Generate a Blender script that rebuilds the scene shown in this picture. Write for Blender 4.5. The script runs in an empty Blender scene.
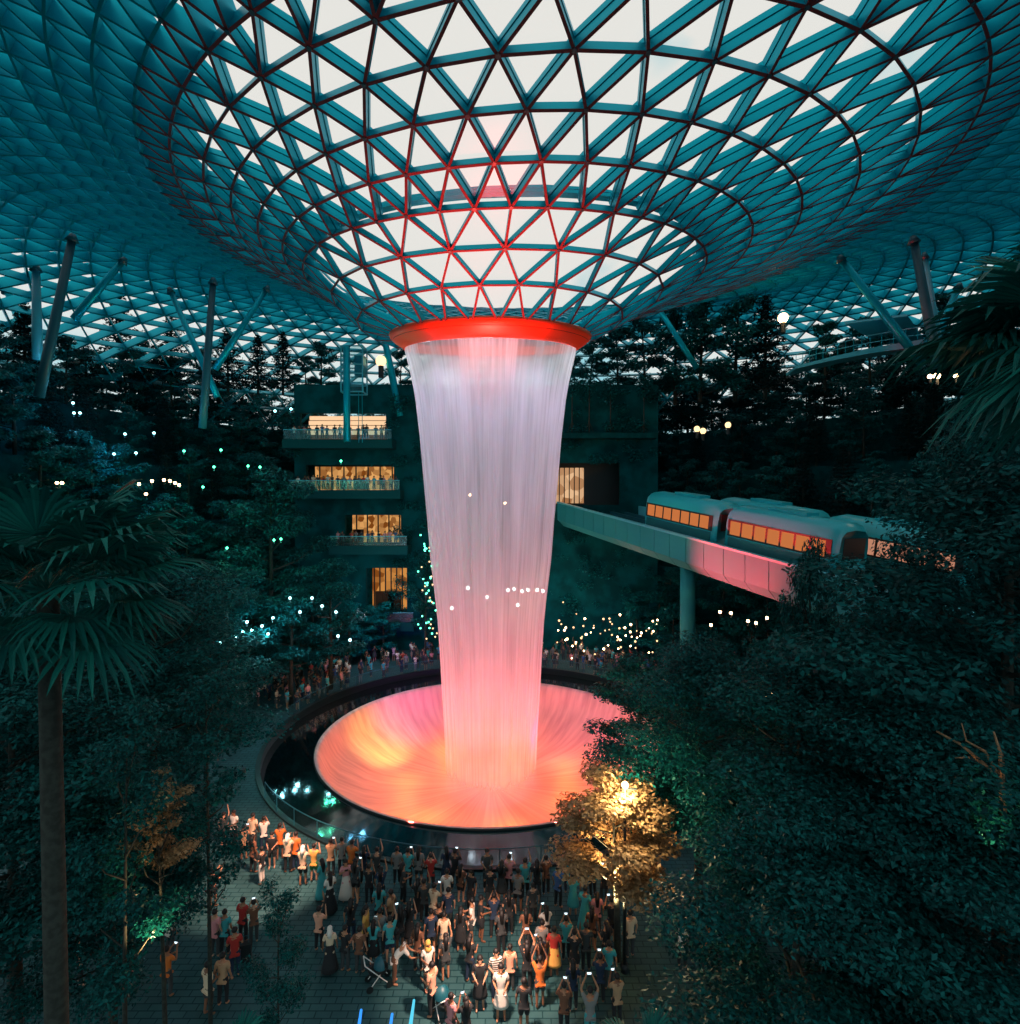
import bpy, bmesh, math, random
from mathutils import Vector, Matrix, noise
import numpy as np
R = random.Random(7)
C = bpy.context.scene.collection
PI = math.pi
F, PITCH, CAMZ = 557.15, math.radians(-0.968), 17.5
S = .88
CX, CY = -1.41, 41.36           # the axis of the falling water
PX, PY, PR = -1.41, 42.7, 16.3  # the dark pool round the basin

def at(px, py, D):
    """a point seen at pixel px,py of the 1020x1024 photo, D metres into the hall"""
    u, v = (px-510)/F, (512-py)/F
    y = math.cos(PITCH)-v*math.sin(PITCH); z = math.sin(PITCH)+v*math.cos(PITCH)
    return Vector((u*D/y, D, CAMZ+z*D/y))
def ground_at(px, py, h=0.0):
    v = (512-py)/F
    y = math.cos(PITCH)-v*math.sin(PITCH); z = math.sin(PITCH)+v*math.cos(PITCH)
    return at(px, py, (h-CAMZ)*y/z)
def lin(r, g, b):
    f = lambda c: (c/255/12.92) if c/255 <= .04045 else ((c/255+.055)/1.055)**2.4
    return (f(r), f(g), f(b), 1)

# ---------------------------------------------------------------- materials
def mat(name, col, rough=.5, metal=0., spec=.5, emit=None, estr=0., noise_amt=0., nscale=4., col2=None, trans=0.):
    m = bpy.data.materials.new(name); m.use_nodes = True
    nt = m.node_tree; b = nt.nodes['Principled BSDF']
    b.inputs['Base Color'].default_value = col
    b.inputs['Roughness'].default_value = rough
    b.inputs['Metallic'].default_value = metal
    b.inputs['Specular IOR Level'].default_value = spec
    if emit:
        b.inputs['Emission Color'].default_value = emit
        b.inputs['Emission Strength'].default_value = estr
    if noise_amt > 0 or col2:
        tc = nt.nodes.new('ShaderNodeTexCoord'); n = nt.nodes.new('ShaderNodeTexNoise')
        n.inputs['Scale'].default_value = nscale; n.inputs['Detail'].default_value = 3
        r = nt.nodes.new('ShaderNodeValToRGB')
        c2 = col2 or tuple(c*(1-noise_amt) for c in col[:3])+(1,)
        r.color_ramp.elements[0].color = c2; r.color_ramp.elements[1].color = col
        r.color_ramp.elements[0].position = .38; r.color_ramp.elements[1].position = .62
        nt.links.new(tc.outputs['Object'], n.inputs['Vector'])
        nt.links.new(n.outputs['Fac'], r.inputs['Fac']); nt.links.new(r.outputs['Color'], b.inputs['Base Color'])
    return m
def glow(name, col, strength):
    m = bpy.data.materials.new(name); m.use_nodes = True; nt = m.node_tree
    nt.nodes.clear(); e = nt.nodes.new('ShaderNodeEmission'); o = nt.nodes.new('ShaderNodeOutputMaterial')
    e.inputs[0].default_value = col; e.inputs[1].default_value = strength
    nt.links.new(e.outputs[0], o.inputs[0]); return m
def objcol(name, rough=.8):
    m = bpy.data.materials.new(name); m.use_nodes = True; nt = m.node_tree
    oi = nt.nodes.new('ShaderNodeObjectInfo'); b = nt.nodes['Principled BSDF']
    b.inputs['Roughness'].default_value = rough
    nt.links.new(oi.outputs['Color'], b.inputs['Base Color']); return m
def leaf_mat(name, c1, c2, rough=.45, tr=.25):
    m = bpy.data.materials.new(name); m.use_nodes = True; nt = m.node_tree
    b = nt.nodes['Principled BSDF']; b.inputs['Roughness'].default_value = rough
    b.inputs['Specular IOR Level'].default_value = .12
    g = nt.nodes.new('ShaderNodeNewGeometry'); r = nt.nodes.new('ShaderNodeValToRGB')
    r.color_ramp.elements[0].color = c1; r.color_ramp.elements[1].color = c2
    nt.links.new(g.outputs['Random Per Island'], r.inputs['Fac'])
    t = nt.nodes.new('ShaderNodeBsdfTranslucent'); mx = nt.nodes.new('ShaderNodeMixShader')
    mx.inputs[0].default_value = tr
    nt.links.new(r.outputs['Color'], b.inputs['Base Color']); nt.links.new(r.outputs['Color'], t.inputs['Color'])
    nt.links.new(b.outputs[0], mx.inputs[1]); nt.links.new(t.outputs[0], mx.inputs[2])
    nt.links.new(mx.outputs[0], nt.nodes['Material Output'].inputs[0])
    return m
M = {}
M['steel'] = mat('teal_tinted_steel', (.001, .38, .50, 1), .4, metal=.55, spec=.1)  # teal of the ambient light is put into the base colour
M['flange'] = mat('flange_red_tint', (.10, .045, .055, 1), .6, spec=.1)  # steel's shaded underside and its red glow put into the colour
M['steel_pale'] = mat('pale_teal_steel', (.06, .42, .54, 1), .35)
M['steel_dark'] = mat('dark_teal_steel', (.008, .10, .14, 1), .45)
M['red'] = mat('red_enamel', (.86, .085, .02, 1), .35)
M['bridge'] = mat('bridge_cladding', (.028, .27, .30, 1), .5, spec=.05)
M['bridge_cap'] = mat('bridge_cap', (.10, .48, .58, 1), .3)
M['dark'] = mat('dark_wall', (.001, .085, .098, 1), .9, spec=.05, noise_amt=.5, nscale=.6)
M['slab'] = mat('dark_slab', (.002, .06, .068, 1), .8, spec=.1)
M['planter'] = mat('planter_concrete', (.001, .06, .07, 1), .9, spec=.05, noise_amt=.4, nscale=1.5)
M['black'] = mat('black_paint', (.006, .012, .014, 1), .5)
M['white'] = mat('white_paint', (.7, .72, .7, 1), .5)
M['bark'] = mat('bark', (.030, .040, .034, 1), .9, noise_amt=.5, nscale=9)
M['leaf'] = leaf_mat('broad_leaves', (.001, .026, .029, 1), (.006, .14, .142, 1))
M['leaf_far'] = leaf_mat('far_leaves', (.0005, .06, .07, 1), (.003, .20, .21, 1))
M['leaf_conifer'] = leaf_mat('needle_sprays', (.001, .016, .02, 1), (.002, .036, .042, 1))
M['leaf_lamplit'] = leaf_mat('lamplit_leaves', (.16, .105, .05, 1), (.42, .30, .17, 1))  # gold of the lamplight is put into the leaf colour
M['palm'] = leaf_mat('palm_fronds', (.002, .065, .066, 1), (.008, .16, .135, 1), .35, .15)
M['skin'] = objcol('skin', .6)
M['cloth'] = objcol('clothing', .85)
M['hair'] = mat('hair', (.006, .005, .006, 1), .6)
M['warm'] = glow('warm_glow', (1, .62, .30, 1), 2.2)
M['warm_hot'] = glow('warm_lamp', (1, .62, .32, 1), 14)
M['white_hot'] = glow('white_lamp', (.9, 1, .95, 1), 10)
M['cyan_hot'] = glow('cyan_lamp', (.35, .95, 1, 1), 7)
M['green_hot'] = glow('green_lamp', (.1, 1, .55, 1), 6)
M['blue_hot'] = glow('blue_lamp', (.04, .30, 1, 1), 1.3)

def ground_material():
    m = bpy.data.materials.new('stone_paving'); m.use_nodes = True; nt = m.node_tree; b = nt.nodes['Principled BSDF']
    tc = nt.nodes.new('ShaderNodeTexCoord'); br = nt.nodes.new('ShaderNodeTexBrick')
    br.inputs['Scale'].default_value = .9; br.inputs['Mortar Size'].default_value = .02
    br.inputs['Color1'].default_value = (.042, .13, .15, 1); br.inputs['Color2'].default_value = (.055, .16, .18, 1)
    br.inputs['Mortar'].default_value = (.01, .06, .075, 1)
    n = nt.nodes.new('ShaderNodeTexNoise'); n.inputs['Scale'].default_value = .7; n.inputs['Detail'].default_value = 5
    mx = nt.nodes.new('ShaderNodeMixRGB'); mx.blend_type = 'MULTIPLY'; mx.inputs[0].default_value = .6
    nt.links.new(tc.outputs['Object'], br.inputs['Vector']); nt.links.new(tc.outputs['Object'], n.inputs['Vector'])
    nt.links.new(br.outputs['Color'], mx.inputs[1]); nt.links.new(n.outputs['Fac'], mx.inputs[2])
    nt.links.new(mx.outputs[0], b.inputs['Base Color']); b.inputs['Roughness'].default_value = .55; b.inputs['Specular IOR Level'].default_value = .15
    return m
M['ground'] = ground_material()
def pool_material():
    m = mat('dark_pool_water', (.002, .006, .008, 1), .07, spec=1.0)
    m.node_tree.nodes['Principled BSDF'].inputs['IOR'].default_value = 1.6
    return m
M['pool'] = pool_material()
def bowl_material():
    m = mat('basin_water', (.80, .62, .55, 1), .45)
    nt = m.node_tree; b = nt.nodes['Principled BSDF']
    at_ = nt.nodes.new('ShaderNodeUVMap'); mp = nt.nodes.new('ShaderNodeMapping'); mp.inputs['Scale'].default_value = (90, 1.5, 1)
    n = nt.nodes.new('ShaderNodeTexNoise'); n.inputs['Scale'].default_value = 1.6; n.inputs['Detail'].default_value = 4
    r = nt.nodes.new('ShaderNodeValToRGB'); r.color_ramp.elements[0].position = .3; r.color_ramp.elements[1].position = .7
    r.color_ramp.elements[0].color = (.46, .28, .26, 1); r.color_ramp.elements[1].color = (.70, .46, .41, 1)
    nt.links.new(at_.outputs[0], mp.inputs[0]); nt.links.new(mp.outputs[0], n.inputs[0])
    nt.links.new(n.outputs['Fac'], r.inputs[0]); nt.links.new(r.outputs[0], b.inputs['Base Color'])
    return m
M['bowl'] = bowl_material()
def water_material():
    m = bpy.data.materials.new('falling_water'); m.use_nodes = True; nt = m.node_tree
    nt.nodes.clear(); o = nt.nodes.new('ShaderNodeOutputMaterial')
    uv = nt.nodes.new('ShaderNodeUVMap'); mp = nt.nodes.new('ShaderNodeMapping'); mp.inputs['Scale'].default_value = (150, .9, 1)
    n = nt.nodes.new('ShaderNodeTexNoise'); n.inputs['Scale'].default_value = 1.; n.inputs['Detail'].default_value = 4; n.inputs['Roughness'].default_value = .6
    mp2 = nt.nodes.new('ShaderNodeMapping'); mp2.inputs['Scale'].default_value = (34, .8, 1)
    n2 = nt.nodes.new('ShaderNodeTexNoise'); n2.inputs['Scale'].default_value = 1.; n2.inputs['Detail'].default_value = 2
    ad = nt.nodes.new('ShaderNodeMath'); ad.operation = 'ADD'
    mr = nt.nodes.new('ShaderNodeMapRange'); mr.inputs['From Min'].default_value = .72; mr.inputs['From Max'].default_value = 1.28
    mr.inputs['To Min'].default_value = .34; mr.inputs['To Max'].default_value = .93
    for q, w in ((mp, n), (mp2, n2)):
        nt.links.new(uv.outputs[0], q.inputs[0]); nt.links.new(q.outputs[0], w.inputs['Vector'])
    nt.links.new(n.outputs['Fac'], ad.inputs[0]); nt.links.new(n2.outputs['Fac'], ad.inputs[1]); nt.links.new(ad.outputs[0], mr.inputs['Value'])
    d = nt.nodes.new('ShaderNodeBsdfDiffuse'); t = nt.nodes.new('ShaderNodeBsdfTranslucent'); tr = nt.nodes.new('ShaderNodeBsdfTransparent')
    d.inputs[0].default_value = (.92, .92, .95, 1); t.inputs[0].default_value = (.92, .92, .95, 1)
    a = nt.nodes.new('ShaderNodeMixShader'); a.inputs[0].default_value = .5
    c = nt.nodes.new('ShaderNodeMixShader')
    nt.links.new(d.outputs[0], a.inputs[1]); nt.links.new(t.outputs[0], a.inputs[2])
    sx_ = nt.nodes.new('ShaderNodeSeparateXYZ'); fd = nt.nodes.new('ShaderNodeMapRange'); fd.interpolation_type = 'SMOOTHSTEP'
    fd.inputs['From Min'].default_value = -.33; fd.inputs['From Max'].default_value = -.05; fd.inputs['To Min'].default_value = .04
    ml = nt.nodes.new('ShaderNodeMath'); ml.operation = 'MULTIPLY'
    nt.links.new(uv.outputs[0], sx_.inputs[0]); nt.links.new(sx_.outputs['Y'], fd.inputs['Value'])
    nt.links.new(mr.outputs[0], ml.inputs[0]); nt.links.new(fd.outputs[0], ml.inputs[1])
    nt.links.new(ml.outputs[0], c.inputs[0]); nt.links.new(tr.outputs[0], c.inputs[1]); nt.links.new(a.outputs[0], c.inputs[2])
    nt.links.new(c.outputs[0], o.inputs[0]); return m
M['water'] = water_material()
def glass_material(name='roof_glass', tint=(.97, .985, .98, 1), gl=.04):
    m = bpy.data.materials.new(name); m.use_nodes = True; nt = m.node_tree
    nt.nodes.clear(); o = nt.nodes.new('ShaderNodeOutputMaterial')
    t = nt.nodes.new('ShaderNodeBsdfTransparent'); t.inputs[0].default_value = tint
    g = nt.nodes.new('ShaderNodeBsdfGlossy'); g.inputs['Roughness'].default_value = .3
    mx = nt.nodes.new('ShaderNodeMixShader'); mx.inputs[0].default_value = gl
    nt.links.new(t.outputs[0], mx.inputs[1]); nt.links.new(g.outputs[0], mx.inputs[2]); nt.links.new(mx.outputs[0], o.inputs[0])
    return m
M['glass'] = glass_material(gl=.006)
M['rail_glass'] = glass_material('railing_glass', (.75, .9, .92, 1), .12)

# ---------------------------------------------------------------- mesh helpers
class MB:
    def __init__(s): s.v = []; s.f = []; s.uv = None
    def add(s, vs, fs):
        o = len(s.v); s.v += [tuple(v) for v in vs]; s.f += [tuple(i+o for i in f) for f in fs]; return s
    def box(s, c, h, rz=0, M4=None):
        vs = [Vector((x*h[0], y*h[1], z*h[2])) for x in (-1, 1) for y in (-1, 1) for z in (-1, 1)]
        m = M4 or Matrix.Rotation(rz, 4, 'Z')
        vs = [m @ v+Vector(c) for v in vs]
        return s.add(vs, [(0, 1, 3, 2), (4, 6, 7, 5), (0, 4, 5, 1), (2, 3, 7, 6), (0, 2, 6, 4), (1, 5, 7, 3)])
    def beam(s, a, b, n, w, d0, d1):
        """flat plate from a to b, standing along n from d0 to d1, w thick"""
        a = Vector(a); b = Vector(b); t = (b-a).normalized(); sd = t.cross(n).normalized()*w/2; n = sd.cross(t).normalized()
        if n.z < 0: n = -n
        vs = [a-sd+n*d0, a+sd+n*d0, a+sd+n*d1, a-sd+n*d1, b-sd+n*d0, b+sd+n*d0, b+sd+n*d1, b-sd+n*d1]
        return s.add(vs, [(0, 1, 2, 3), (7, 6, 5, 4), (0, 4, 5, 1), (1, 5, 6, 2), (2, 6, 7, 3), (3, 7, 4, 0)])
    def tube(s, pts, rad, n=6, cap=True):
        pts = [Vector(p) for p in pts]
        if not hasattr(rad, '__len__'): rad = [rad]*len(pts)
        o = len(s.v); up = Vector((0, 0, 1)); prev = None
        for i, p in enumerate(pts):
            t = (pts[min(i+1, len(pts)-1)]-pts[max(i-1, 0)]).normalized()
            if prev is None:
                ref = up if abs(t.z) < .9 else Vector((1, 0, 0)); prev = t.cross(ref).normalized()
            x = (prev-t*prev.dot(t)).normalized(); prev = x; y = t.cross(x)
            for k in range(n):
                a = 2*PI*k/n; s.v.append(tuple(p+(x*math.cos(a)+y*math.sin(a))*rad[i]))
        for i in range(len(pts)-1):
            for k in range(n):
                k2 = (k+1) % n; s.f.append((o+i*n+k, o+i*n+k2, o+(i+1)*n+k2, o+(i+1)*n+k))
        if cap:
            s.f.append(tuple(o+k for k in range(n))[::-1]); s.f.append(tuple(o+(len(pts)-1)*n+k for k in range(n)))
        return s
    def lathe(s, prof, c=(0, 0, 0), n=24, zf=None, sx=1, sy=1, a0=0, a1=2*PI):
        o = len(s.v); full = abs(a1-a0-2*PI) < 1e-6; cols = n if full else n+1
        for r, z in prof:
            for k in range(cols):
                a = a0+(a1-a0)*k/n; s.v.append((c[0]+r*sx*math.sin(a), c[1]-r*sy*math.cos(a), c[2]+z+(zf(a, r) if zf else 0)))
        for i in range(len(prof)-1):
            for k in range(n):
                k2 = (k+1) % cols; s.f.append((o+i*cols+k, o+i*cols+k2, o+(i+1)*cols+k2, o+(i+1)*cols+k))
        return s
    def ball(s, c, r, n=8, sz=1., sx=1., sy=1.):
        m = n//2+1; pr = [(r*math.sin(PI*i/(m)), -r*sz*math.cos(PI*i/m)) for i in range(m+1)]
        pr[0] = (.001, -r*sz); pr[-1] = (.001, r*sz)
        return s.lathe(pr, c, n, sx=sx, sy=sy)
    def build(s, name, m, parent=None, smooth=False, loc=None, **tags):
        me = bpy.data.meshes.new(name); me.from_pydata(s.v, [], s.f); me.update()
        if smooth:
            me.polygons.foreach_set('use_smooth', [True]*len(me.polygons))
        ms = m if isinstance(m, (list, tuple)) else [m]
        for q in ms: me.materials.append(q)
        o = bpy.data.objects.new(name, me); C.objects.link(o)
        if parent is not None: o.parent = parent
        if loc is not None: o.location = loc
        for k, v in tags.items(): o[k] = v
        return o
def put(name, me, parent=None, loc=(0, 0, 0), rz=0, sc=1, **tags):
    o = bpy.data.objects.new(name, me); C.objects.link(o); o.location = loc; o.rotation_euler = (0, 0, rz); o.scale = (sc,)*3
    if parent is not None: o.parent = parent
    for k, v in tags.items(): o[k] = v
    return o
def empty(name, label, cat, loc=(0, 0, 0), rz=0, group=None):
    o = bpy.data.objects.new(name, None); C.objects.link(o); o.location = loc; o.rotation_euler = (0, 0, rz)
    o['label'] = label; o['category'] = cat
    if group: o['group'] = group
    return o
def tag(o, label, cat, group=None):
    o['label'] = label; o['category'] = cat
    if group: o['group'] = group
    return o
def structure(o): o['kind'] = 'structure'; return o
def dup(root, loc, rz=0, sc=None, label=None, group=None):
    r = root.copy(); C.objects.link(r); r.location = loc; r.rotation_euler = (0, 0, rz)
    if sc: r.scale = (sc,)*3 if not hasattr(sc, '__len__') else sc
    if label: r['label'] = label
    if group: r['group'] = group
    for ch in list(root.children):
        c = ch.copy(); C.objects.link(c); c.parent = r
        for g in ch.children:
            d = g.copy(); C.objects.link(d); d.parent = c
    return r
def light(kind, name, loc, energy, col, size=.3, target=None, spot=None, blend=.5):
    l = bpy.data.lights.new(name, kind); l.energy = energy; l.color = col
    if kind in ('POINT', 'SPOT'): l.shadow_soft_size = size
    if kind == 'AREA': l.size = size
    if spot: l.spot_size = math.radians(spot); l.spot_blend = blend
    o = bpy.data.objects.new(name, l); C.objects.link(o); o.location = loc
    if target is not None: o.rotation_euler = (Vector(target)-Vector(loc)).to_track_quat('-Z', 'Y').to_euler()
    return o

# ---------------------------------------------------------------- camera, sky
cam = bpy.data.cameras.new('camera'); co = bpy.data.objects.new('camera', cam); C.objects.link(co)
cam.sensor_fit = 'HORIZONTAL'; cam.sensor_width = 36; cam.lens = F/1020*36; cam.clip_end = 600
co.location = (0, 0, CAMZ); co.rotation_euler = (PI/2+PITCH, 0, 0)
bpy.context.scene.camera = co
sc = bpy.context.scene
sc.view_settings.view_transform = 'Standard'; sc.view_settings.look = 'None'
sc.view_settings.exposure = 0; sc.view_settings.gamma = 1
sc.cycles.max_bounces = 6; sc.cycles.transparent_max_bounces = 24
sc.cycles.sample_clamp_indirect = 4
w = bpy.data.worlds.new('dusk_sky'); sc.world = w; w.use_nodes = True; nt = w.node_tree
bg = nt.nodes['Background']; tc = nt.nodes.new('ShaderNodeTexCoord'); sp = nt.nodes.new('ShaderNodeSeparateXYZ')
rp = nt.nodes.new('ShaderNodeValToRGB'); e = rp.color_ramp.elements
e[0].position = .47; e[0].color = (.02, .06, .07, 1); e[1].position = .5; e[1].color = (.50, .80, .86, 1)
q = rp.color_ramp.elements.new(.58); q.color = (.72, .84, .84, 1)
q = rp.color_ramp.elements.new(.68); q.color = (.82, .80, .76, 1)
mr = nt.nodes.new('ShaderNodeMath'); mr.operation = 'MULTIPLY_ADD'; mr.inputs[1].default_value = .5; mr.inputs[2].default_value = .5
cl = nt.nodes.new('ShaderNodeTexNoise'); cl.inputs['Scale'].default_value = 2.2; cl.inputs['Detail'].default_value = 5
cr = nt.nodes.new('ShaderNodeValToRGB'); cr.color_ramp.elements[0].position = .40; cr.color_ramp.elements[1].position = .47
cr.color_ramp.elements[0].color = (.42, .80, .92, 1); cr.color_ramp.elements[1].color = (1, 1, 1, 1)
mu = nt.nodes.new('ShaderNodeMixRGB'); mu.blend_type = 'MULTIPLY'; mu.inputs[0].default_value = 1
nt.links.new(tc.outputs['Generated'], sp.inputs[0]); nt.links.new(sp.outputs['Z'], mr.inputs[0]); nt.links.new(mr.outputs[0], rp.inputs[0])
nt.links.new(tc.outputs['Generated'], cl.inputs['Vector']); nt.links.new(cl.outputs['Fac'], cr.inputs[0])
nt.links.new(rp.outputs[0], mu.inputs[1]); nt.links.new(cr.outputs[0], mu.inputs[2]); nt.links.new(mu.outputs[0], bg.inputs[0])
bg.inputs[1].default_value = 1.0

# ---------------------------------------------------------------- the gridshell roof
# every ring: centre offset dx,dy, radius, height, tilt x, tilt y, phase, warp a, warp b, saddle, number of nodes, stagger
RG = [
 (0, 0, 7.98, 13.75, .1, 1.15, -.05, -.03, -.04, -.1, 24, 0.),
 (.011, .045, 10.893, 14.619, .336, .397, -.069, -.029, -.039, -.201, 24, .5),
 (.61, -.024, 13.368, 16.194, .363, .595, -.107, -.019, -.016, -.423, 24, 0.),
 (1.208, -.094, 15.906, 17.561, .409, .748, -.001, -.015, -.005, -.551, 48, 0.),
 (2.136, -.076, 18.141, 18.674, .609, .739, -.038, -.016, .017, -.522, 48, .5),
 (2.941, -.091, 20.468, 19.517, .69, .716, -.057, -.025, .037, -.397, 48, 0.),
 (3.841, -.243, 22.826, 20.452, .801, .857, -.077, -.066, .075, -.442, 48, .5),
 (4.646, -.37, 25.056, 21.332, 1.025, .802, -.083, -.042, .083, -.629, 48, 0.),
 (5.382, -.522, 27.428, 22.01, 1.30, .80, -.083, -.042, .083, -.70, 96, 0.)]
prof = [(29.6, 22.7), (31.9, 23.3), (34.2, 23.9), (36.6, 24.5), (39, 25.1), (41.4, 25.6), (43.8, 26.0), (46.2, 26.4), (48.5, 26.3), (50.8, 26.0), (53, 25.6), (55.2, 25.0), (57.3, 24.2), (59.4, 23.2), (61.4, 22), (63.3, 20.6), (65.1, 19), (66.8, 17.2), (68.3, 15.2), (69.7, 13), (70.9, 10.7), (71.9, 8.2), (72.7, 5.6), (73.3, 3)]
for i, (r_, z_) in enumerate(prof):
    k = i+1
    RG.append((5.4+min(k, 4)*.45, -.5, r_, z_, 1.5*max(0, 1-k/20), .8, -.083, -.042, .083, -.7*max(0, 1-k/8), 96, .5*(k % 2)))
def ring_pt(k, j):
    dx, dy, r, z, tx, ty, p, wa, wb, z2, N, ph = RG[k]
    t = 2*PI*(j+ph)/N+p-.1
    t = t+wa*math.sin(t)+wb*math.sin(2*t)
    s, c = math.sin(t), math.cos(t)
    lift = max(0, min(1, (r-16)/30))*1.2*max(0, -c+.15)**1.2
    q = max(0, min(1, (r-24)/42))
    rr = r*(1-.27*q*max(0, -c)**1.5-.12*q*max(0, c))
    return Vector(((-1.6+dx+rr*s)*S, (47+dy-rr*c)*S, CAMZ+(z+tx*s-ty*c+z2*math.cos(2*t)+lift)*S))
P = [[ring_pt(k, j) for j in range(RG[k][10])] for k in range(len(RG))]
E = []   # (a, b, kind, level)
TRI = []
for k in range(len(RG)):
    N = RG[k][10]
    for j in range(N): E.append(((k, j), (k, (j+1) % N), 'ring'))
    if k+1 < len(RG):
        N2 = RG[k+1][10]
        if N2 == N:
            up = (lambda j: (j, (j-1) % N)) if RG[k][11] == 0 else (lambda j: (j, (j+1) % N))
            for j in range(N):
                a, b = up(j); lo, hi = ((b, a) if RG[k][11] == 0 else (a, b))
                E.append(((k, j), (k+1, lo), 'diag')); E.append(((k, j), (k+1, hi), 'diag'))
                TRI.append(((k, j), (k+1, hi), (k+1, lo))); TRI.append(((k, j), (k, (j+1) % N), (k+1, hi)))
        else:
            off = -1 if k == 2 else (1 if RG[k][11] else 0)
            for j in range(N):
                m = (2*j+off) % N2
                for q in (m-1, m, m+1): E.append(((k, j), (k+1, q % N2), 'diag'))
                TRI.append(((k, j), (k+1, m), (k+1, (m-1) % N2))); TRI.append(((k, j), (k+1, (m+1) % N2), (k+1, m)))
                TRI.append(((k, j), (k, (j+1) % N), (k+1, (m+1) % N2)))
def node_normal(k, j):
    N = RG[k][10]; p = P[k][j]; tan = P[k][(j+1) % N]-P[k][j-1]
    k0, k1 = max(0, k-1), min(len(RG)-1, k+1)
    def near(kk): return min(P[kk], key=lambda q: (q-p).length)
    a = near(k1)-near(k0); n = tan.cross(a).normalized()
    return n if n.z > 0 else -n
NRM = [[node_normal(k, j) for j in range(RG[k][10])] for k in range(len(RG))]
st = MB(); st2 = MB(); st3 = MB()
for (ka, ja), (kb, jb), kd in E:
    a, b = P[ka][ja], P[kb][jb]; n = (NRM[ka][ja]+NRM[kb][jb]).normalized(); k = min(ka, kb)
    if k < 9: st3.beam(a, b, n, .13, -.03, .0)
    if k < 3: st.beam(a, b, n, .10, 0, .34)
    elif k < 8:
        st.beam(a, b, n, .10, 0, .42)
        if kd == 'diag': st2.beam(a, b, n, .17, .46, .74)
    else: st.beam(a, b, n, .13 if k < 14 else .17, 0, (1.0 if k < 14 else 1.15) if kd == 'diag' else .85)
roof = st.build('ceiling', M['steel'], kind='structure')
st2.build('shade_tubes', M['steel'], roof)
st3.build('lower_flanges', M['flange'], roof)
gl = MB()
for a, b, c in TRI:
    gl.add([P[k][j]+NRM[k][j]*.36 for k, j in (a, b, c)], [(0, 1, 2)])
gl.build('glass', M['glass'], roof)
nb = MB()
for k in range(0, 10):
    for j in range(RG[k][10]):
        p = P[k][j]; n = NRM[k][j]; nb.tube([p-n*.06, p+n*.3], .11, 6)
nb.build('joints', M['steel_dark'], roof)
# catwalk ring outside the fourth ring
cw = MB()
N = RG[3][10]
for j in range(N):
    a, b = P[3][j]+NRM[3][j]*1.0, P[3][(j+1) % N]+NRM[3][(j+1) % N]*1.0
    cw.beam(a, b, Vector((0, 0, 1)), .5, -.06, .1); cw.beam(a+NRM[3][j]*.35, b+NRM[3][(j+1) % N]*.35, Vector((0, 0, 1)), .12, 0, .14)
cw.build('service_gangway', M['steel'], roof)

# ---------------------------------------------------------------- the red ring, the water, the basin, the pool
def ztop(a, r): return -1.1*math.cos(a)+.1*math.cos(2*a)
oc = empty('oculus_ring', 'glossy red ring at the foot of the glass funnel, water pouring from it', 'ring', (CX, CY, 29.75))
MB().lathe([(7.3, .12), (7.38, 0), (7.3, -.2), (7.12, -.36)], n=96, zf=ztop).lathe([(6.7, .12), (7.3, .12)], n=96, zf=ztop).build('upper_band', M['red'], oc, True)
MB().lathe([(7.1, -.38), (7.0, -.48), (6.6, -.75), (6.36, -.92), (6.2, -.9), (6.2, -.2)], n=96, zf=ztop).build('lower_band', M['red'], oc, True)
MB().lathe([(7.09, -.32), (7.0, -.34), (7.03, -.38)], n=96, zf=ztop).build('groove', M['black'], oc)
wf = MB(); wp = [(6.3, 28.95), (6.22, 28.4), (5.98, 27.4), (5.72, 26.2), (5.52, 25), (5.2, 22.2), (4.95, 19.2), (4.68, 16.2), (4.45, 13.2), (4.18, 11), (3.95, 8.8), (3.78, 6.2), (3.65, 3.6), (3.5, 1), (3.3, -3.3)]
def fallz(a, r): return (-.95*math.cos(a))*max(0, (r-5.4)/.9)
wf.lathe([(r*1.0, z) for r, z in wp], (CX, CY, 0), 160, zf=fallz)
fall = wf.build('waterfall', M['water'], smooth=True)
me = fall.data; uvl = me.uv_layers.new(name='UVMap')
for poly in me.polygons:
    for li in poly.loop_indices:
        vi = me.loops[li].vertex_index; col = vi % 160; row = vi//160
        u = col/160
        if col == 0 and any(me.loops[l].vertex_index % 160 == 159 for l in poly.loop_indices): u = 1.0
        uvl.data[li].uv = (u, wp[row][1]/10)
tag(fall, 'tall round curtain of falling water lit pink, dropping into the basin', 'waterfall')

bs = empty('basin', 'huge round glowing basin catching the falling water', 'basin', (CX, CY, 0))
bp = [(12.42, .28), (12.3, .30), (12.1, .1), (11.8, -.6), (11.45, -1.3), (10.9, -1.85), (10.1, -2.3), (9.2, -2.8), (8.2, -3.15), (7.0, -3.3), (5, -3.4), (.01, -3.5)]
bw = MB().lathe(bp, n=128, sx=1.008, sy=.985)
bowl = bw.build('bowl', M['bowl'], bs, True)
me = bowl.data; uvl = me.uv_layers.new(name='UVMap')
for poly in me.polygons:
    for li in poly.loop_indices:
        vi = me.loops[li].vertex_index; col = vi % 128; row = vi//128
        u = col/128
        if col == 0 and any(me.loops[l].vertex_index % 128 == 127 for l in poly.loop_indices): u = 1.0
        uvl.data[li].uv = (u, row/10)
MB().lathe([(12.42, .27), (12.48, .24), (12.46, .08), (12.2, .0)], n=128, sx=1.008, sy=.985).build('rim', M['black'], bs, True)
pool_e = empty('reflecting_pool', 'black mirror pool circling the basin, reflecting the roof', 'pool', (PX, PY, 0))
pool_mb = MB()
for (cx_, cy_, r_) in ((0, 0, 16.3), (0, CY-PY, 12.45)):
    pool_mb.v += [(cx_+r_*math.sin(2*PI*k/128), cy_-r_*math.cos(2*PI*k/128), (-.46 if r_ > 14 else .1)) for k in range(128)]
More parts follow.
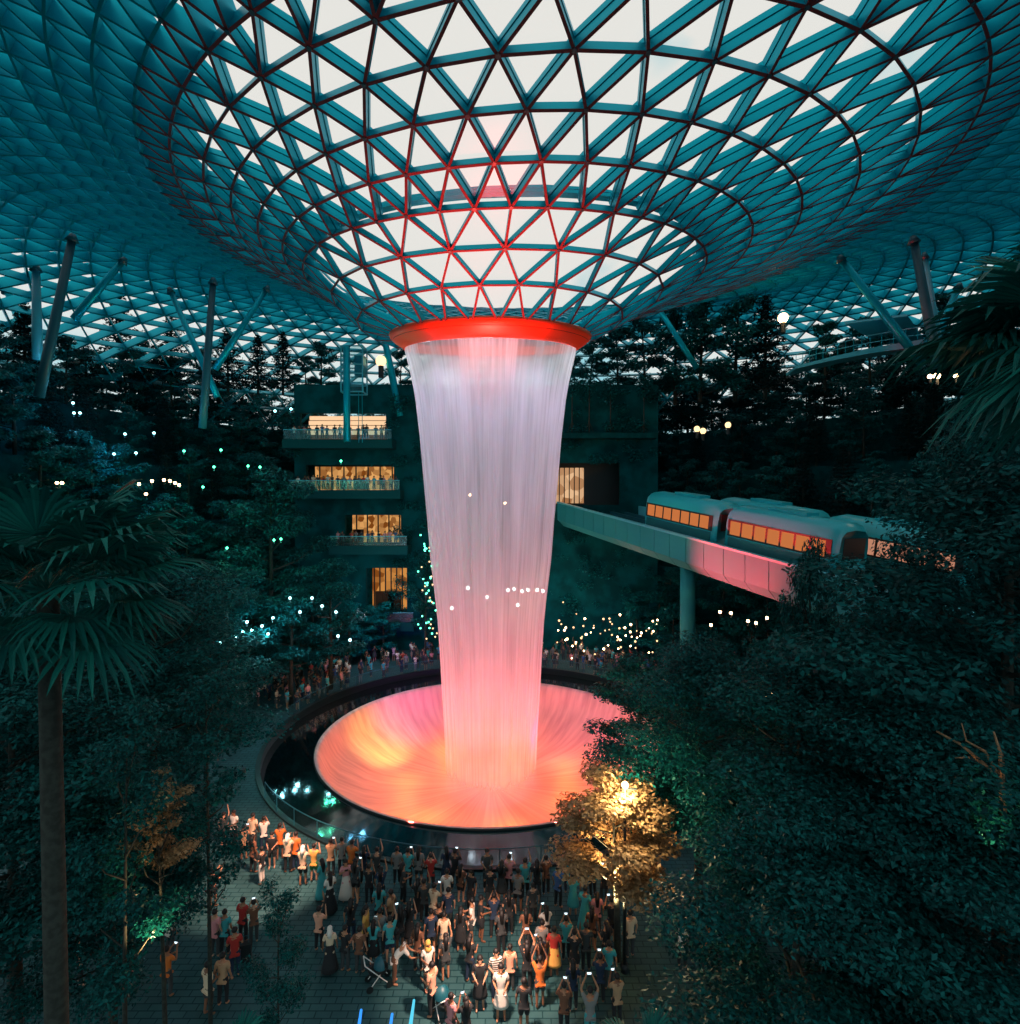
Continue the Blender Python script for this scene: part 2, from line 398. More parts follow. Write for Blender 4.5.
pool_mb.f = [(k, (k+1) % 128, 128+(k+1) % 128, 128+k) for k in range(128)]
pool_mb.build('pool_water', M['pool'], pool_e)
structure(MB().lathe([(70, 0), (40, 0), (16.45, 0)], (PX, PY, 0), 128).build('floor', M['ground']))
structure(MB().lathe([(16.6, 0), (16.6, .12), (16.3, .12), (16.3, -.7)], (PX, PY, 0), 128).build('trim_1', M['black']))
# ---------------------------------------------------------------- bridge with its trains
A0, A1 = Vector((5.6, 66, 0)), Vector((22.7, 23.6, 0))
bd = (A1-A0).normalized(); bn = Vector((-bd.y, bd.x, 0))   # bn points away from the camera side
if bn.x < 0: bn = -bn
def bz(t): return CAMZ+.15-4.9*t/(45.*.88*1.0)*.9 if False else CAMZ-4.9*t/39.9
def bp_(t, off, dz): p = A0+bd*t+bn*off; return Vector((p.x, p.y, bz(t)+dz))
L = (A1-A0).length
br = empty('rail_bridge', 'long elevated rail bridge with pale panelled side, running past the waterfall', 'bridge', (A0+A1)/2)
inv = -Vector((A0+A1)/2)
def seg(mb, t0, t1, o0, o1, z0, z1):
    vs = [bp_(t, o, z)+inv for t in (t0, t1) for o in (o0, o1) for z in (z0, z1)]
    mb.add(vs, [(0, 1, 3, 2), (4, 6, 7, 5), (0, 4, 5, 1), (2, 3, 7, 6), (0, 2, 6, 4), (1, 5, 7, 3)])
pan = MB(); n = 22
for i in range(n):
    t0, t1 = L*i/n+.03, L*(i+1)/n-.03
    vs = []
    for t in (t0, t1):
        for o, z in ((0, -.05), (0, -2.0), (.7, -2.75), (.75, -.05)): vs.append(bp_(t, o, z)+inv)
    pan.add(vs, [(0, 1, 2, 3), (7, 6, 5, 4), (0, 4, 5, 1), (1, 5, 6, 2), (2, 6, 7, 3), (3, 7, 4, 0)])
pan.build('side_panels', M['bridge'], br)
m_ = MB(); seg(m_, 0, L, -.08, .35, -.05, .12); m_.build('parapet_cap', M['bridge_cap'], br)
m_ = MB(); seg(m_, 0, L, .72, 9.2, -2.75, -1.0); m_.build('deck', M['slab'], br)
m_ = MB(); seg(m_, 0, L, 8.9, 9.2, -1.0, .05); m_.build('far_parapet', M['bridge_cap'], br)
m_ = MB()
for o in (1.9, 3.5, 5.9, 7.5): seg(m_, 0, L, o-.15, o+.15, -1.0, -.72)
for i in range(60): seg(m_, L*i/60, L*i/60+.25, 1.4, 4.0, -1.0, -.9)
m_.build('running_rails', M['steel_dark'], br)
for t in (21.2,):
    b0 = bp_(t, 1.6, -2.7)
    q = MB().tube([(b0.x+inv.x, b0.y+inv.y, 0), (b0.x+inv.x, b0.y+inv.y, b0.z+.1)], .62, 20).build('pier', M['bridge'], br, True)
def car_mesh():
    """one rounded people-mover car, 9.5 m long along +X"""
    sec = [(-1.25, .35), (-1.3, 1.0), (-1.3, 2.1), (-1.2, 2.75), (-.85, 3.05), (0, 3.15), (.85, 3.05), (1.2, 2.75), (1.3, 2.1), (1.3, 1.0), (1.25, .35)]
    xs = [(-4.75, .86, .2), (-4.5, .95, .05), (-4.0, 1, 0), (4.0, 1, 0), (4.5, .95, .05), (4.75, .86, .2)]
    b = MB(); n_ = len(sec)
    for x, k, dz in xs:
        b.v += [(x, y*k, .35+(z-.35)*(k if z > 1 else 1)) for y, z in sec]
    for i in range(len(xs)-1):
        for j in range(n_-1): b.f.append((i*n_+j, i*n_+j+1, (i+1)*n_+j+1, (i+1)*n_+j))
        b.f.append((i*n_+n_-1, i*n_, (i+1)*n_, (i+1)*n_+n_-1))
    b.f.append(tuple(range(n_))); b.f.append(tuple((len(xs)-1)*n_+k for k in range(n_))[::-1])
    return b
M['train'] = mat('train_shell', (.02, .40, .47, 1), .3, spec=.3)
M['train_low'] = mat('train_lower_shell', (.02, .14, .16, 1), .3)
M['train_glow'] = glow('lit_cabin', (1, .30, .09, 1), .55)
M['train_glow2'] = glow('lit_cabin_pale', (1, .45, .28, 1), .5)
def train(name, label, ts, off, glowm, rev=0):
    root = empty(name, label, 'train', bp_(sum(ts)/len(ts), off, -.72))
    for t in ts:
        c = bp_(t, off, -.72); sl = math.atan2(4.9/39.9, 1); ry = math.atan2(4.9, 39.9)
        body = car_mesh().build('car', M['train'], root, True)
        body.location = c-root.location; body.scale = (1, 1.12, 1.2); body.rotation_euler = (0, ry, math.atan2(bd.y, bd.x))
        for sgn in (-1, 1):
            g = MB(); k = MB()
            for i in range(7):
                x0 = -4.1+i*1.17; w_ = 1.0
                g.box((x0+w_/2, sgn*1.295, 1.72), (w_/2, .02, .42))
            g.build('windows', glowm, body)
            k.box((0, sgn*1.30, 1.72), (4.35, .012, .52)); k.build('window_surround', M['black'], body)
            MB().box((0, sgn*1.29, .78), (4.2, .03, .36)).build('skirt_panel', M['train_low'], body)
        for q_ in (4.72, -4.72): MB().box((q_, 0, 1.8), (.05, .85, .55)).build('windscreen', M['black'], body)
        MB().box((0, 0, 3.2), (1.6, .5, .1)).build('roof_unit', M['train'], body)
    return root
train('people_mover_train', 'near two-car teal train with orange-lit windows on the rail bridge', (19.9, 30.2), 2.7, M['train_glow'])
train('people_mover_train', 'far train behind it, only its pale roofs showing over the near one', (24.6, 35.2), 6.7, M['train_glow2'])

# ---------------------------------------------------------------- back wall with lit floors, terraces
def openwall(y, x0, x1, z0, z1, holes, name, m, th=.6):
    """wall slab in the plane y pierced by rectangular holes"""
    b = MB(); xs = sorted({x0, x1}|{h[0] for h in holes}|{h[1] for h in holes}); zs = sorted({z0, z1}|{h[2] for h in holes}|{h[3] for h in holes})
    for i in range(len(xs)-1):
        for j in range(len(zs)-1):
            cx_, cz_ = (xs[i]+xs[i+1])/2, (zs[j]+zs[j+1])/2
            if any(h[0] < cx_ < h[1] and h[2] < cz_ < h[3] for h in holes): continue
            b.box((cx_, y+th/2, cz_), ((xs[i+1]-xs[i])/2, th/2, (zs[j+1]-zs[j])/2))
    return structure(b.build(name, m))
YB = 66
def hole(px0, px1, py0, py1, Y=YB):
    a = at(px0, py0, Y); b = at(px1, py1, Y); return (a.x, b.x, b.z, a.z)
H = [hole(300, 386, 413, 441), hole(306, 394, 465, 490), hole(345, 401, 515, 544), hole(366, 407, 568, 618), hole(552, 620, 463, 505)]
openwall(YB, -25.5, 17.5, -1, 31.4, H, 'wall_back', M['dark'])
M['shop1'] = glow('lit_ceiling_bands', (1, .66, .38, 1), 1.0)
def shop_material(name, c1, c2, st_, sc_=2.5):
    m = glow(name, c1, st_); nt = m.node_tree; e_ = [n for n in nt.nodes if n.type == 'EMISSION'][0]
    tc = nt.nodes.new('ShaderNodeTexCoord'); v = nt.nodes.new('ShaderNodeTexVoronoi'); v.inputs['Scale'].default_value = sc_
    r = nt.nodes.new('ShaderNodeValToRGB'); r.color_ramp.elements[0].color = c2; r.color_ramp.elements[1].color = c1
    r.color_ramp.elements[0].position = .2; r.color_ramp.elements[1].position = .8
    nt.links.new(tc.outputs['Object'], v.inputs['Vector']); nt.links.new(v.outputs['Color'], r.inputs[0]); nt.links.new(r.outputs[0], e_.inputs[0])
    return m
M['shop2'] = shop_material('lit_shop_front', (1, .50, .16, 1), (.25, .07, .01, 1), .75, 1.6)
M['shop3'] = shop_material('lit_hall_wall', (1, .42, .10, 1), (.35, .10, .015, 1), .6, .9)
names = [('gallery_hall', 'top lit gallery with pale glowing ceiling bands behind the lift mast', 'hall'), ('shop_front', 'wide amber-lit shop floor below the top gallery', 'shop'),
         ('shop_front', 'narrower amber-lit shop floor, third level down', 'shop'), ('entrance_hall', 'amber-lit tall doorway hall behind the crowd, lowest of the lit levels', 'hall')]
for i, h in enumerate(H[:4]):
    r_ = empty(names[i][0], names[i][1], names[i][2], ((h[0]+h[1])/2, YB+2.2, h[2]))
    w_, hh = (h[1]-h[0])/2, (h[3]-h[2])
    if i == 0:
        MB().box((0, 1.4, hh/2), (w_, .1, hh/2)).build('rear_wall', mat('tan_wall', lin(150, 95, 60), .8), r_)
        for k in range(4):
            MB().box((0, .2-k*.25, hh-.25-k*.62), (w_-.3, .1, .24)).build('light_band', M['shop1'], r_)
    else:
        MB().box((0, 1.0, hh/2), (w_, .1, hh/2)).build('glowing_wall', M['shop2'] if i < 3 else M['shop3'], r_)
        k = MB()
        for j in range(5+i % 2*2): k.box((-w_+w_*2*(j+.5)/(5+i % 2*2), .4, hh/2), (.07, .07, hh/2))
        k.build('mullions', M['black'], r_)
        for j in range(3):
            MB().box((R.uniform(-w_*.8, w_*.8), .2, hh*.25), (R.uniform(.3, .8), .25, hh*.22)).build('display', mat('display_dark', (.08, .03, .01, 1), .8), r_)
    rr_ = structure(MB().box(((h[0]+h[1])/2, YB-1.1, h[2]-.55), (w_+1.2, 1.2, .5)).build('trim_%d' % (i+2), M['slab']))
    rail = empty('balcony_railing', ['glass railing of the top gallery', 'glass railing of the wide amber shop floor', 'glass railing of the third lit level', 'low glass railing before the tall lit doorway'][i], 'railing', ((h[0]+h[1])/2, YB-2.2, h[2]-.05))
    MB().box((0, 0, .55), (w_+1.1, .02, .5)).build('glass_sheet', M['rail_glass'], rail)
    MB().box((0, 0, 1.1), (w_+1.1, .05, .04)).build('handrail', M['steel_pale'], rail)
h = H[4]
po = empty('tunnel_portal', 'lit station opening where the rail bridge meets the far wall', 'portal', ((h[0]+h[1])/2, YB+3, h[2]))
for k in range(7):
    MB().box((-3.8+k*.62, .3, 2.4), (.24, .05, 2.2)).build('lit_pane', shop_material('portal_pane', (1, .62, .34, 1), (.45, .2, .08, 1), .8, .8) if k == 0 else bpy.data.materials['portal_pane'], po)
MB().box((0, .8, 2.5), (4.9, .1, 3.2)).build('rear_wall', M['black'], po)
# terrace steps left and right, planted
def steps(a0, a1, nm, r0=26):
    pr = []; lv = [(r0, 0), (r0+.5, 4.2), (r0+5, 4.4), (r0+5.5, 9.8), (r0+10, 10), (r0+10.5, 15.6), (r0+15, 15.8), (r0+15.5, 21.6), (r0+20, 21.8), (r0+20.5, 27.6), (r0+32, 28)]
    return structure(MB().lathe(lv, (PX, PY, 0), 40, a0=math.radians(a0), a1=math.radians(a1)).build(nm, M['planter']))
steps(-166, -62, 'wall_left'); steps(62, 162, 'wall_right')

# ---------------------------------------------------------------- slanting roof columns
def column(px0, py0, D0, px1, py1, D1, w_, label, m='steel'):
    D0 = D1 = min(D0, 21.4/((502-py0)/F)); a, b = at(px0, py0, D0), at(px1, py1, D1); r_ = w_*1.25/2/F*(D0+D1)/2
    d = b-a
    o = empty('roof_column', label, 'column', b)
    MB().tube([a-b-d*.05*0, (0, 0, 0), d*.5], [r_*.75, r_, r_], 12).build('shaft', M[m], o, True)
    MB().tube([a-b+Vector((0, 0, -.1)), (a-b)+(a-b).normalized()*.5], [r_*1.3, r_*.5], 10).build('head', M['steel_dark'], o, True)
G_ = 'slanting steel columns holding up the roof'
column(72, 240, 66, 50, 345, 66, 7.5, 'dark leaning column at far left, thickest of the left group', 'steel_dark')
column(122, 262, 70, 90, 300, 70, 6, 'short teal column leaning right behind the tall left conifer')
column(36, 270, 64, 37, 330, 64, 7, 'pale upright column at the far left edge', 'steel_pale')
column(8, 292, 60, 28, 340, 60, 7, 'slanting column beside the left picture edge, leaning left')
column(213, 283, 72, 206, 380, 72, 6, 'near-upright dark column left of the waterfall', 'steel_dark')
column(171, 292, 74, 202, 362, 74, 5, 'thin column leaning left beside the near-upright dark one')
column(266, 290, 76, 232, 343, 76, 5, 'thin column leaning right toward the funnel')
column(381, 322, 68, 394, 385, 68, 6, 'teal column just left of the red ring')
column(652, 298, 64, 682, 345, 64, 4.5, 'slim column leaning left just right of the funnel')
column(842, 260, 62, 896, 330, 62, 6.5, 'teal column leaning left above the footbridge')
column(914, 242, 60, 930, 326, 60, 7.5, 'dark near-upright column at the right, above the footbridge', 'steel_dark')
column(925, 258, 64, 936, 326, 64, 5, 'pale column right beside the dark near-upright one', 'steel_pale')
column(958, 288, 60, 942, 326, 60, 6, 'short column leaning right behind the palm fronds')

q4 = [at(845, 324, 55), at(908, 316, 55), at(926, 341, 58), at(880, 344, 58)]
MB().add(q4+[v+Vector((0, .2, .25)) for v in q4], [(0, 1, 2, 3), (7, 6, 5, 4), (0, 4, 5, 1), (1, 5, 6, 2), (2, 6, 7, 3), (3, 7, 4, 0)]).build('blank_panel', M['steel_pale'], roof)
# ---------------------------------------------------------------- footbridge at upper right, lift mast
fb = empty('footbridge', 'curved pale footbridge high at the right under the roof', 'bridge', at(900, 345, 52))
pts = [at(796, 366, 56), at(830, 357, 54), at(870, 348, 52), at(930, 338, 50), at(990, 333, 48), at(1060, 330, 46)]
o_ = fb.location
dk = MB(); rl = MB(); po_ = MB(); gl_ = MB()
for i in range(len(pts)-1):
    a, b = pts[i]-o_, pts[i+1]-o_
    back = Vector((.6, 3.2, 0)); th = .25+.12*i
    vs = [a, b, b+back, a+back, a-Vector((0, 0, th)), b-Vector((0, 0, th+.12)), b+back-Vector((0, 0, .3)), a+back-Vector((0, 0, .3))]
    dk.add(vs, [(0, 1, 2, 3), (7, 6, 5, 4), (0, 4, 5, 1), (1, 5, 6, 2), (2, 6, 7, 3), (3, 7, 4, 0)])
    rl.tube([a+Vector((0, 0, 1.15)), b+Vector((0, 0, 1.15))], .04, 5); rl.tube([a+back+Vector((0, 0, 1.15)), b+back+Vector((0, 0, 1.15))], .04, 5)
    for k in range(5):
        p = a.lerp(b, k/5); MB().tube([p, p+Vector((0, 0, 1.15))], .03, 4).build('post', M['steel'], fb)
dk.build('deck', M['steel_pale'], fb); rl.build('handrails', M['steel_pale'], fb)
Yl = 62
lm = empty('lift_tower', 'glass lift shaft on a tall teal mast beside the lit galleries', 'lift', at(347, 440, Yl))
o_ = lm.location
a = at(340, 345, Yl); b = at(362, 390, Yl)
MB().tube([(0, 0, -.2), (0, 0, at(347, 347, Yl).z-o_.z)], .38, 12).build('mast', M['steel'], lm, True)
fr = MB(); x0, x1, z0, z1 = a.x-o_.x, b.x-o_.x, at(340, 391, Yl).z-o_.z, a.z-o_.z
for x in (x0, x1):
    for y in (.3, 2.2): fr.box((x, y, (z0+z1)/2), (.07, .07, (z1-z0)/2))
for k in range(6):
    z = z0+(z1-z0)*k/5
    fr.box(((x0+x1)/2, .3, z), ((x1-x0)/2, .06, .06)); fr.box(((x0+x1)/2, 2.2, z), ((x1-x0)/2, .06, .06)); fr.box((x1, 1.25, z), (.06, .95, .06)); fr.box((x0, 1.25, z), (.06, .95, .06))
fr.build('shaft_frame', M['steel_pale'], lm)
MB().box(((x0+x1)/2, .28, (z0+z1)/2), ((x1-x0)/2, .02, (z1-z0)/2)).build('shaft_glass', M['rail_glass'], lm)
MB().box((x1-.5, 1.2, z0+3), (.5, .6, 1.1)).build('cabin', M['steel'], lm)
cb = MB()
for x in (x0+.2, x1-.2, x1-.6): cb.tube([(x, .8, -.2), (x, .8, z0)], .035, 4)
cb.build('guide_cables', M['steel'], lm)

# ---------------------------------------------------------------- plants
def leaf_cloud(clusters, n, size, seed, flat=.35, name='foliage', droop=0.):
    """clusters: (centre, (rx,ry,rz)) -> one mesh of small two-sided leaves"""
    rng = np.random.default_rng(seed); vol = np.array([c[1][0]*c[1][1]*c[1][2] for c in clusters])**.66; vol /= vol.sum()
    idx = rng.choice(len(clusters), n, p=vol)
    cc = np.array([c[0] for c in clusters], float)[idx]; rr = np.array([c[1] for c in clusters], float)[idx]
    d = rng.normal(size=(n, 3)); d /= np.linalg.norm(d, axis=1)[:, None]; rad = rng.random(n)**.42
    p = cc+d*rad[:, None]*rr
    nn = rng.normal(size=(n, 3))*flat+np.array([0, 0, 1.])*(.75)+d*.4; nn /= np.linalg.norm(nn, axis=1)[:, None]
    t = rng.normal(size=(n, 3)); t -= nn*(t*nn).sum(1)[:, None]; t /= np.linalg.norm(t, axis=1)[:, None]
    b = np.cross(nn, t); s = size*(.6+.8*rng.random(n))[:, None]
    t[:, 2] -= droop
    v = np.stack([p-t*s*.5, p+b*s*.24-nn*s*.05, p+t*s*.5, p-b*s*.24-nn*s*.05], 1).reshape(-1, 3)
    me = bpy.data.meshes.new(name); me.vertices.add(4*n); me.vertices.foreach_set('co', v.ravel())
    me.loops.add(4*n); me.loops.foreach_set('vertex_index', np.arange(4*n)); me.polygons.add(n)
    me.polygons.foreach_set('loop_start', np.arange(n)*4); me.polygons.foreach_set('loop_total', np.full(n, 4)); me.update(calc_edges=True)
    return me
def broad_tree(seed, h, cr, nclu, n, size, m='leaf', trunk_r=.16, base=.4, layered=True):
    """(trunk mesh, foliage mesh): layered sprays of leaves at the ends of rising branches"""
    rn = random.Random(seed); tb = MB(); cl = []
    lean = Vector((rn.uniform(-.3, .3), rn.uniform(-.3, .3), 0))
    spine = [lean*(t**2)+Vector((0, 0, h*.93*t)) for t in (0, .25, .5, .75, 1)]
    tb.tube(spine, [trunk_r*1.15, trunk_r, trunk_r*.75, trunk_r*.5, trunk_r*.2], 8)
    for i in range(nclu):
        t = base+(1-base)*(i+.5)/nclu; a = i*2.4+rn.uniform(-.4, .4)
        q = (t-base)/(1-base); wd = cr*(math.sin(PI*min(1, .22+q*.78))**.6)*(.55+.45*rn.random())
        st_ = Vector((0, 0, h*.93*(t-.06)))+lean*t*t
        e_ = Vector((math.cos(a)*wd, math.sin(a)*wd, h*t+rn.uniform(-.02, .05)*h))+lean
        mid = st_.lerp(e_, .5)+Vector((0, 0, -.04*h*rn.random()))
        tb.tube([st_, mid, e_], [trunk_r*.38, trunk_r*.22, trunk_r*.07], 5, False)
        for k in range(3):
            f = (.55, .8, 1.02)[k]; c_ = st_.lerp(e_, f)+Vector((rn.uniform(-.2, .2), rn.uniform(-.2, .2), rn.uniform(0, .15)))*cr*.4
            s_ = cr*rn.uniform(.24, .42); cl.append((tuple(c_), (s_, s_, s_*(.34 if layered else .75))))
    me = tb.build('tmp', M['bark'], smooth=True); tm = me.data; bpy.data.objects.remove(me)
    lm_ = leaf_cloud(cl, n, size, seed); lm_.materials.append(M[m]); return tm, lm_
def conifer(seed, h, cr, n, size):
    rn = random.Random(seed); tb = MB(); cl = []
    tb.tube([(0, 0, 0), (0, 0, h*.5), (0, 0, h)], [.17, .11, .02], 7)
    k = 0; z = h*.1
    while z < h*.97:
        q = (z/h-.1)/.9; wd = cr*(1-q)**.8+.15
        for j in range(5):
            a = k*.7+j*2*PI/5; e_ = Vector((math.cos(a)*wd, math.sin(a)*wd, z+wd*.18)); s_ = Vector((0, 0, z))
            tb.tube([s_, e_], [.04, .01], 4, False)
            for f in (.45, .85): c_ = s_.lerp(e_, f); cl.append((tuple(c_), (wd*.26+.08, wd*.26+.08, .1+wd*.05)))
        z += h*.052*(1.25-q*.6); k += 1
    o = tb.build('tmp', M['bark']); tm = o.data; bpy.data.objects.remove(o)
    lm_ = leaf_cloud(cl, n, size, seed); lm_.materials.append(M['leaf_conifer']); return tm, lm_
def tree(meshes, loc, rz, sc_, label, name='tree', cat='tree', group=None):
    o = put(name, meshes[0], None, loc, rz, sc_); tag(o, label, cat, group); put('foliage', meshes[1], o); return o
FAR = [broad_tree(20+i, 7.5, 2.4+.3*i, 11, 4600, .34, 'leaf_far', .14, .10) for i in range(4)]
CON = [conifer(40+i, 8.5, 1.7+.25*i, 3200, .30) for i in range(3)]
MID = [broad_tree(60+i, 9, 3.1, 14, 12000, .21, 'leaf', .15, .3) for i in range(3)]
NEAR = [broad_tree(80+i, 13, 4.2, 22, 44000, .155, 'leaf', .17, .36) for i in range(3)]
THIN = [broad_tree(90+i, 15, 2.4, 11, 6500, .19, 'leaf', .10, .42) for i in range(2)]
place_words_l = ['at the foot of the left forest slope', 'on the second step of the left forest slope', 'on the third step of the left forest slope', 'on the fourth step of the left forest slope', 'on the top edge of the left forest slope']
place_words_r = [w_.replace('left', 'right') for w_ in place_words_l]
hs = [0, 4.3, 9.9, 15.7, 21.7, 27.7]
def slope(a0, a1, words, side):
    for lev in range(6):
        r_ = 24.2 if lev == 0 else 26+(lev-1)*5+2.6
        nn = [15, 16, 18, 20, 22, 26][lev]
        for i in range(nn):
            a = math.radians(a0+(a1-a0)*(i+.5+R.uniform(-.3, .3))/nn); rr = r_+R.uniform(-1, 1)
            x, y = PX+rr*math.sin(a), PY-rr*math.cos(a)
            if y < 8: continue
            if y > 63 and -26 < x < 17.5: continue
            u = x/y
            if abs(u) > 1.05: continue
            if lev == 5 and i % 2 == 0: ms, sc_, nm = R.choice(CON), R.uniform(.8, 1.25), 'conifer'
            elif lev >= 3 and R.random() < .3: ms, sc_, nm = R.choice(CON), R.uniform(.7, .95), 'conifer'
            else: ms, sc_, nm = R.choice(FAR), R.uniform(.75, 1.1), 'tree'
            w_ = words[min(lev, 5)-1] if lev else ('on the flat ground below the left slope' if side == 'left' else 'on the flat ground below the right slope')
            tree(ms, (x, y, hs[lev]-.1), R.uniform(0, 6), sc_, ('dark pointed conifer ' if nm == 'conifer' else 'dark leafy broad tree ')+w_, nm, 'tree', ('conifers ' if nm == 'conifer' else 'broad trees ')+w_)
slope(-158, -64, place_words_l, 'left'); slope(64, 156, place_words_r, 'right')
for side, a0, a1 in (('left', -162, -70), ('right', 70, 158)):
    for i in range(34):
        a = math.radians(a0+(a1-a0)*(i+R.uniform(.1, .9))/34); rr = R.uniform(51.5, 57); x, y = PX+rr*math.sin(a), PY-rr*math.cos(a)
        if abs(x/max(y, 1)) > 1.0 or y < 10: continue
        q_ = 1.0 if side == 'left' else 1.25
        tree(FAR[i % 4], (x, y, 27.8), R.uniform(0, 6), R.uniform(.75, 1.15)*q_, 'bushy dark tree in the rear row along the top of the %s slope' % side, 'tree', 'tree', 'rear row of trees on the %s slope' % side)
for nm_, a0, a1 in (('left', -164, -70), ('right', 66, 160)):
    cl = []
    for i in range(150):
        a = math.radians(R.uniform(a0, a1)); rr = R.uniform(46.8, 50); cl.append(((PX+rr*math.sin(a), PY-rr*math.cos(a), 28+R.uniform(0, 2.6 if nm_ == 'left' else 4.0)), (1.8, 1.8, 1.1)))
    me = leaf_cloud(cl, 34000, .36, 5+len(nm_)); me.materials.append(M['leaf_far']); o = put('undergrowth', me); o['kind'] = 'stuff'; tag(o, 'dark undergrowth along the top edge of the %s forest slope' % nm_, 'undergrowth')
# trees on the crest behind the galleries and above the portal
for px, py, D, k, s_ in [(172, 385, 69, 'c', 1.25), (120, 380, 69, 'c', 1.5), (228, 385, 69, 'c', 1.0), (258, 385, 69, 'c', .9), (283, 385, 69, 'c', .95), (321, 385, 69, 'b', .85), (145, 388, 69, 'b', 1.0), (205, 388, 69, 'b', .8), (306, 388, 70, 'b', .7), (590, 395, 68, 'b', 1.0), (618, 392, 68, 'b', 1.2), (645, 390, 68, 'b', 1.3), (675, 395, 68, 'b', 1.5), (700, 392, 66, 'b', 1.55), (735, 392, 66, 'b', 1.6), (765, 390, 66, 'c', 1.5), (575, 395, 70, 'b', .8), (400, 385, 72, 'b', .8), (825, 380, 60, 'b', 1.0), (870, 372, 58, 'b', .9), (945, 375, 60, 'b', 1.3)]:
    p = at(px, py, D)
    w_ = 'left of the funnel, on the crest' if px < 400 else 'right of the funnel, on the crest'
    tree((CON if k == 'c' else FAR)[R.randrange(3)], (p.x, p.y, max(24, min(p.z-1, 31.3))-.2), R.uniform(0, 6), s_, ('dark conifer silhouetted against the glass wall ' if k == 'c' else 'bushy dark tree silhouetted against the glass wall ')+w_, 'conifer' if k == 'c' else 'tree', 'tree', 'crest trees '+w_+(' conifers' if k == 'c' else ' bushy'))
# shrubs hanging on the back wall around the lit floors
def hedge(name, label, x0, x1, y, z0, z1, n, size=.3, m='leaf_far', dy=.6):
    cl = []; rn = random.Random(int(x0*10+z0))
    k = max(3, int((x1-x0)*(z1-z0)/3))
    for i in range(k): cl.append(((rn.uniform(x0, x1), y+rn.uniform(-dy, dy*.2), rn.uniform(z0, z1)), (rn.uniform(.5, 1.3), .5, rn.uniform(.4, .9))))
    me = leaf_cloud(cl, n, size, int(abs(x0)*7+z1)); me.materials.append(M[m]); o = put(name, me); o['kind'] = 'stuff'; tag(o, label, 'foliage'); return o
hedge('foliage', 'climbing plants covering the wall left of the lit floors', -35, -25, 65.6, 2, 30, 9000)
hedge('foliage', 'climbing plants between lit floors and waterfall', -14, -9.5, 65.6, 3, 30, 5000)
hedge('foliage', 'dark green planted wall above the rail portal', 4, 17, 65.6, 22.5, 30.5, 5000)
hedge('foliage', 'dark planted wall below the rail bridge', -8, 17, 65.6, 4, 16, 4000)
for i, (px, D) in enumerate([(575, 62), (593, 62), (617, 61), (655, 60)]):
    p = at(px, 432, D); tk = MB().tube([(0, 0, 0), (0, 0, 6.5)], [.08, .05], 6)
    for s_ in (-1, 1): tk.tube([(s_*.9, 0, -.6), (0, 0, 1.6)], .035, 4)
    o = tk.build('slim_tree', M['bark'], None, loc=(p.x, YB-1.0, p.z)); tag(o, ['slim propped sapling nearest the waterfall on the planted wall', 'second slim propped sapling from the waterfall on the planted wall', 'third slim propped sapling from the waterfall on the planted wall', 'rightmost slim propped sapling above the trains'][i], 'tree')
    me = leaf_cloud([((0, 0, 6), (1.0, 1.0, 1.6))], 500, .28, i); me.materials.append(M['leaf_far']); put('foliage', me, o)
structure(MB().box((6, 65.2, at(600, 433, 65).z-.35), (11, .9, .3)).build('trim_9', M['planter']))

def near_tree(ms, H0, px, py, D, rz, label, sx=1., cat='tree', name='tree', z0=0):
    p = at(px, py, D); s_ = (p.z-z0)/(H0*1.03)
    o = tree(ms, (p.x, p.y, z0), rz, s_, label, name, cat); o.scale = (s_*sx, s_*sx, s_); return o
near_tree(NEAR[0], 13, 700, 640, 23, .3, 'large layered dark tree in front of the bridge pier, overlapping the basin', 1.1)
near_tree(NEAR[1], 13, 800, 650, 19, 1.9, 'dense dark tree filling the lower right, in front of the layered one', 1.3)
near_tree(NEAR[2], 13, 1040, 550, 20, 4.0, 'tall dark tree at right, rising in front of the train', .78)
near_tree(NEAR[0], 13, 985, 405, 21, 2.2, 'tallest dark tree at right, below the footbridge', .58)
near_tree(NEAR[1], 13, 1010, 430, 18, .8, 'dark tree at the right picture edge below the palm', 1.1)
near_tree(NEAR[2], 13, 940, 700, 15, 5.1, 'dark bushy tree in the lower right corner', 1.2)
near_tree(NEAR[0], 13, 795, 805, 14.5, 3.3, 'lowest dark tree at the bottom right', 1.35)
near_tree(NEAR[1], 13, 1010, 820, 12.5, 2.0, 'dark tree in the bottom right corner beside the lit trunk', 1.2)
near_tree(MID[0], 9, 812, 535, 24, .4, 'small round-topped green tree in front of the bridge side', .27)
near_tree(MID[1], 9, 640, 655, 33, 2.4, 'spreading tree at the pool edge right of the basin', 1.25)
near_tree(MID[2], 9, 720, 665, 34, 1.4, 'tree behind the bridge pier foot', 1.3)
near_tree(MID[0], 9, 790, 650, 30, 3.4, 'tree standing under the right end of the bridge', 1.2)
